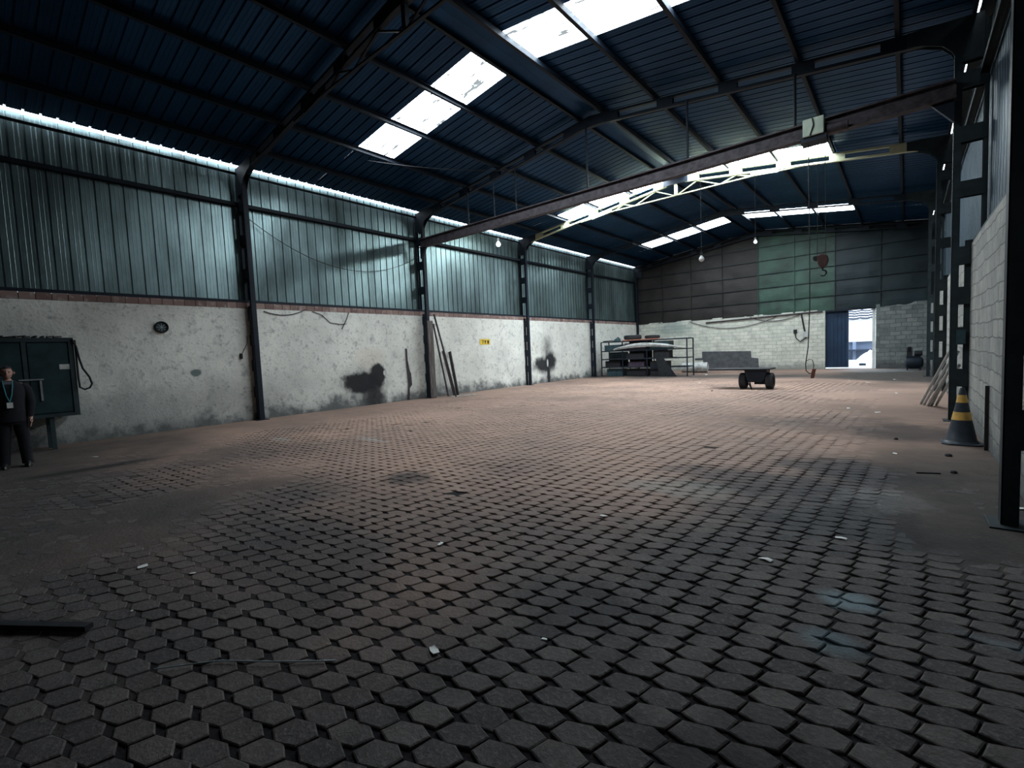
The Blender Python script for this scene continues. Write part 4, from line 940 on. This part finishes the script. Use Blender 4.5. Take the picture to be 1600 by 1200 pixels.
# ---- air compressor
ac = empty('air_compressor', (.27, 27.6, 0), 'dark air compressor with round tank standing in the far right corner', 'compressor')
MB().lathe([(0, -.33), (.14, -.32), (.24, -.26), (.27, -.18), (.27, .18), (.24, .26), (.14, .32), (0, .33)], (.27, 27.6, .34), 'x', 28).build('tank', M['steel'], ac, sm=True)
for xx in (.05, .49): MB().box(xx - .03, xx + .03, 27.42, 27.78, 0, .16).build('foot', M['steel'], ac)
MB().box(.0, .50, 27.48, 27.72, .60, .64).build('platform', M['steel'], ac)
MB().lathe([(0, -.14), (.10, -.14), (.12, -.10), (.12, .10), (.10, .14), (0, .14)], (.42, 27.6, .76), 'x', 20).build('motor', M['black'], ac, sm=True)
mb = MB(); mb.box(.02, .22, 27.50, 27.70, .64, .86)
for k in range(5): mb.box(.0, .24, 27.48, 27.72, .87 + k * .035, .885 + k * .035)
mb.box(.05, .19, 27.53, 27.67, .86, 1.06); mb.build('pump', M['black'], ac)
tyre((.12, 27.28, .12), .11, .06, 'y', 'small wheel leaning against the front of the compressor tank', grp='loose small wheels') if False else None

# ================================================================== CART
ct = empty('cart', (-3.8, 17.1, 0), 'low black two-wheeled cart with a long flat deck in mid-floor', 'cart')
MB().box(-5.25, -3.34, 16.75, 17.65, .64, .685).build('deck', M['black'], ct, bevel=.006)
mb = MB(); mb.prism([(-4.12, .64), (-3.45, .64), (-3.52, .32), (-3.60, .24), (-3.98, .24), (-4.05, .32)], 'y', 16.85, 17.45); mb.build('body', M['steel'], ct, bevel=.01)
MB().tube([(-4.25, 17.1, .27), (-3.35, 17.1, .27)], .03, 10).build('axle', M['steel'], ct, sm=True)
MB().box(-3.85, -3.5, 17.0, 17.3, .16, .25).build('axle_box', M['steel'], ct)
for xx in (-4.20, -3.40):
    h = .11; R0 = .27
    wh = MB().lathe([(R0 * .55, -h * .7), (R0 * .8, -h), (R0 * .95, -h * .85), (R0, -h * .5), (R0, h * .5), (R0 * .95, h * .85), (R0 * .8, h), (R0 * .55, h * .7), (R0 * .55, -h * .7)], (xx, 17.1, R0), 'x', 32).build('wheel', M['tyre'], ct, sm=True)
    MB().lathe([(0, -.05), (R0 * .56, -.06), (R0 * .56, .06), (0, .05)], (xx, 17.1, R0), 'x', 24).build('hub', M['steel'], wh, sm=True)
mb = MB(); mb.bar((-3.97, 16.9, .26), (-3.90, 16.85, .0), .03, .03); mb.bar((-4.03, 16.9, .26), (-3.90, 16.85, .02), .02, .02); mb.build('prop_leg', M['steel'], ct)

# ================================================================== RIGHT SIDE
cn = empty('traffic_cone', (.60, 8.92, 0), 'black traffic cone with two yellow bands by the right wall', 'traffic cone')
mb = MB(); n = 4
base = []
for i in range(32):
    a = 2 * PI * i / 32; k = .215 / max(abs(math.cos(a)), abs(math.sin(a))) ; k = min(k, .262); base.append((.60 + k * math.cos(a) * .97, 8.92 + k * math.sin(a)))
mb.prism(base, 'z', .0, .03); mb.build('base', M['cone_b'], cn, bevel=.008)
def cr(z): return .165 - (.165 - .026) * (z - .03) / .75
def cs(z0_, z1_, nm, m, e=0): MB().lathe([(cr(z0_) + e, z0_), (cr(z1_) + e, z1_)], (.60, 8.92, 0), 'z', 32).build(nm, m, cn, sm=True)
MB().lathe([(.19, .03), (.175, .045), (cr(.05), .06), (cr(.34), .34), (cr(.45), .45), (cr(.59), .59), (cr(.69), .69), (cr(.78), .78), (.018, .79), (0, .79)], (.60, 8.92, 0), 'z', 32).build('cone_body', M['cone_b'], cn, sm=True)
cs(.345, .455, 'reflective_band', M['cone_y'], .002); cs(.585, .69, 'reflective_band', M['cone_y'], .002)
tubes = [((.26, 13.75, .02), (.62, 11.50, 1.28)), ((.31, 13.62, .02), (.64, 11.50, 1.14)), ((.37, 13.45, .02), (.66, 11.46, 1.05)), ((.43, 13.45, .02), (.70, 11.42, 1.22)), ((.50, 13.48, .02), (.72, 11.42, .98))]
tl = ['leftmost and longest pale tube leaning on the right column', 'second pale tube from the left leaning on the right column', 'middle one of the five tubes leaning on the right column', 'second tube from the right leaning on the right column', 'rightmost tube leaning on the right column']
for (a, b_), l in zip(tubes, tl): thing(MB().tube([a, b_], .024, 12), 'metal_tube', M['galv'], l, 'tube', 'tubes leaning on the right column', True)
thing(MB().bar((.805, 8.50, .01), (.805, 8.52, .85), .02, .04), 'thin_board', M['wood_dk'], 'narrow dark board standing on the wall just behind the traffic cone', 'board')
MB().box(.66, .78, 11.15, 11.16, 1.36, 1.60).build('switch_plate', M['teal_dk'], None, bevel=.004, label='small grey switch box fixed between the legs of the column behind the cone', cat='switch box')

# ================================================================== THINGS ON THE FLOOR
def fz(x, y): return max(0.001, dirt_h(x, y))
scr = [(-4.51, .80, .035, 'thin white strip of paper on the dark floor at lower left'), (-4.03, 1.0, .02, 'tiny white chip on the floor, right of the thin white strip'),
       (-3.74, .59, .013, 'tiny white dot of litter between the thin strip and the left bottom'), (-2.89, 2.42, .03, 'small white scrap on pavers above the picture centre bottom'),
       (-1.86, 1.48, .035, 'folded white scrap on the pavers in the bottom centre'), (-2.11, 3.71, .03, 'white scrap on pavers left of the pale spill'), (-0.74, 3.56, .04, 'flat oval white scrap on pavers at right'),
       (-0.37, 4.26, .035, 'pair-like folded white scrap on the darker pavers at right'), (-0.95, 12.48, .06, 'bright white scrap on the floor beyond the red dusty pavers'), (-0.43, 12.01, .05, 'pale scrap right of the bright one beyond the red dusty pavers'),
       (-11.02, 1.44, .05, 'white scrap on the floor just right of the person'), (-0.1, 7.78, .04, 'pale scrap on the floor left of the traffic cone'), (-.98, 20.07, .06, 'small white scrap near the hanging pendant'), (-1.6, 20.9, .06, 'white fleck near the cart and pendant'),
       (-.3, 21.5, .07, 'white fleck on the floor in front of the doorway'), (-.2, 16.2, .07, 'white scrap left of the leaning tubes'), (.76, 5.80, .05, 'white card lying by the block wall behind the big column'), (-1.46, 1.9, .015, 'tiny white speck on a dark paver at bottom centre'),
       (-6.4, 19.4, .08, 'pale fleck on the dusty floor between rack and cart'), (-7.8, 24.6, .1, 'pale scrap on the floor in front of the drums')]
for k, (x, y, s_, l) in enumerate(scr):
    rr = random.Random(k + 50); a = rr.random() * 3; z = fz(x, y) + .004
    pts = []
    for (u, v_) in ((-1, -.5), (0, -.6), (1, -.35), (1.1, .4), (0.1, .6), (-.9, .45)):
        uu, vv = u * s_ * (.8 + .4 * rr.random()), v_ * s_ * (.8 + .4 * rr.random())
        pts.append((x + uu * math.cos(a) - vv * math.sin(a), y + uu * math.sin(a) + vv * math.cos(a), z + rr.random() * s_ * .25))
    mb = MB(); mb.add(pts + [(p[0], p[1], p[2] - .002) for p in pts], [(0, 1, 4, 5), (1, 2, 3, 4), (11, 10, 7, 6), (10, 9, 8, 7)] + [(i, (i + 1) % 6, 6 + (i + 1) % 6, 6 + i) for i in range(6)])
    thing(mb, 'paper_scrap', M['paper'], l, 'litter', 'white scraps on the floor')
for k, (x, y, s_, l) in enumerate([(.42, 7.91, .035, 'black lump on the floor left of the cone base'), (.41, 6.97, .03, 'round black lump on the floor between cone and big column'), (.78, 6.55, .03, 'black pebble near the foot of the block wall'), (-.1, 8.9, .03, 'small dark stone on the floor before the tubes'),
                                   (-4.9, 16.0, .03, 'small dark stone on the floor left of the cart')]):
    rr = random.Random(k); mb = MB(); n = 8
    prof = [(0, 0), (s_ * .8, .0), (s_ * (1 + .1 * rr.random()), s_ * .4), (s_ * .6, s_ * .9), (0, s_)]
    mb.lathe(prof, (x, y, fz(x, y) - .002), 'z', n); mb.v = [(v[0] + .3 * s_ * noise.noise(Vector(v) * 30), v[1] + .3 * s_ * noise.noise(Vector(v) * 31), v[2]) for v in mb.v]
    thing(mb, 'stone', M['black'], l, 'stone', 'dark lumps on the floor')
thing(MB().bar((-4.85, -.42, .026), (-3.68, .38, .024), .05, .03), 'flat_bar', M['black'], 'dark bar lying on the floor at the lower left edge', 'bar')
MB_ = MB(); MB_.tube([(-2.9, .52, .012), (-2.7, .75, .012), (-2.45, .92, .014), (-2.2, 1.12, .012)], .0035, 6); thing(MB_, 'wire', M['galv'], 'thin pale wire lying on the dark floor at lower left', 'wire', sm=True)
thing(MB().bar((.10, 6.78, .012), (.30, 6.86, .012), .02, .015), 'stick', M['black'], 'thin dark stick on the floor between spill and cone', 'stick')

# ================================================================== OUTSIDE THE DOOR
MB().box(-30, 30, YF + 0.5, 90, -0.12, -0.02).build('ground_outside', M['out_ground'], kind='structure')
ob = empty('outbuilding', (-4, 44, 0), 'white building with blue-grey lower band seen through the doorway', 'building')
MB().box(-12, 6, 43, 50, 1.30, 2.95).build('white_wall', M['out_white'], ob)
MB().box(-12, 6, 43.4, 50, -.02, 1.30).build('recess_wall', M['out_blue'], ob)
for xx in (-7.5, -2.95, 1.5): MB().box(xx - .1, xx + .1, 43.0, 43.2, -.02, 1.3).build('post', M['out_blue'], ob)
mb = MB()
for k in range(4):
    zc = 2.98 + k * .20; vs = []; n = 90
    for i in range(n + 1):
        x = -12 + 18 * i / n; zz = zc + .03 * math.sin(x * 9)
        vs += [(x, 42.8 + k * .5, zz), (x, 43.3 + k * .5, zz + .12), (x, 43.3 + k * .5, zz + .09), (x, 42.8 + k * .5, zz - .05)]
    fs = [(i * 4 + a, i * 4 + (a + 1) % 4, i * 4 + 4 + (a + 1) % 4, i * 4 + 4 + a) for i in range(n) for a in range(4)]
    mb.add(vs, fs)
mb.build('tiled_eaves', M['out_dark'], ob)
MB().box(-12, 6, 42.4, 43.4, .62, .72).build('ledge', M['out_dark'], ob)
rb = MB(); n, m_ = 20, 14; vs = []
for j in range(m_ + 1):
    for i in range(n + 1):
        u = i / n; v = j / m_; x = -2.6 + 2.6 * u; y = 36 + 4 * v
        h = math.sin(PI * u) ** .8 * math.sin(PI * v) ** .8 if 0 < u < 1 and 0 < v < 1 else 0
        vs.append((x, y, -.03 + .95 * h * (.8 + .5 * noise.noise(Vector((x * 3, y * 3, 2))))))
rb.add(vs, [(j * (n + 1) + i, j * (n + 1) + i + 1, (j + 1) * (n + 1) + i + 1, (j + 1) * (n + 1) + i) for j in range(m_) for i in range(n)])
rb.build('rubble_heap', M['rubble'], None, label='pale heap of rubble outside the doorway', cat='rubble', kind='stuff')
thing(MB().box(-2.05, -1.75, 33.2, 33.4, -.02, .1), 'concrete_block', M['out_dark'], 'small dark block on the ground just outside the doorway', 'block')
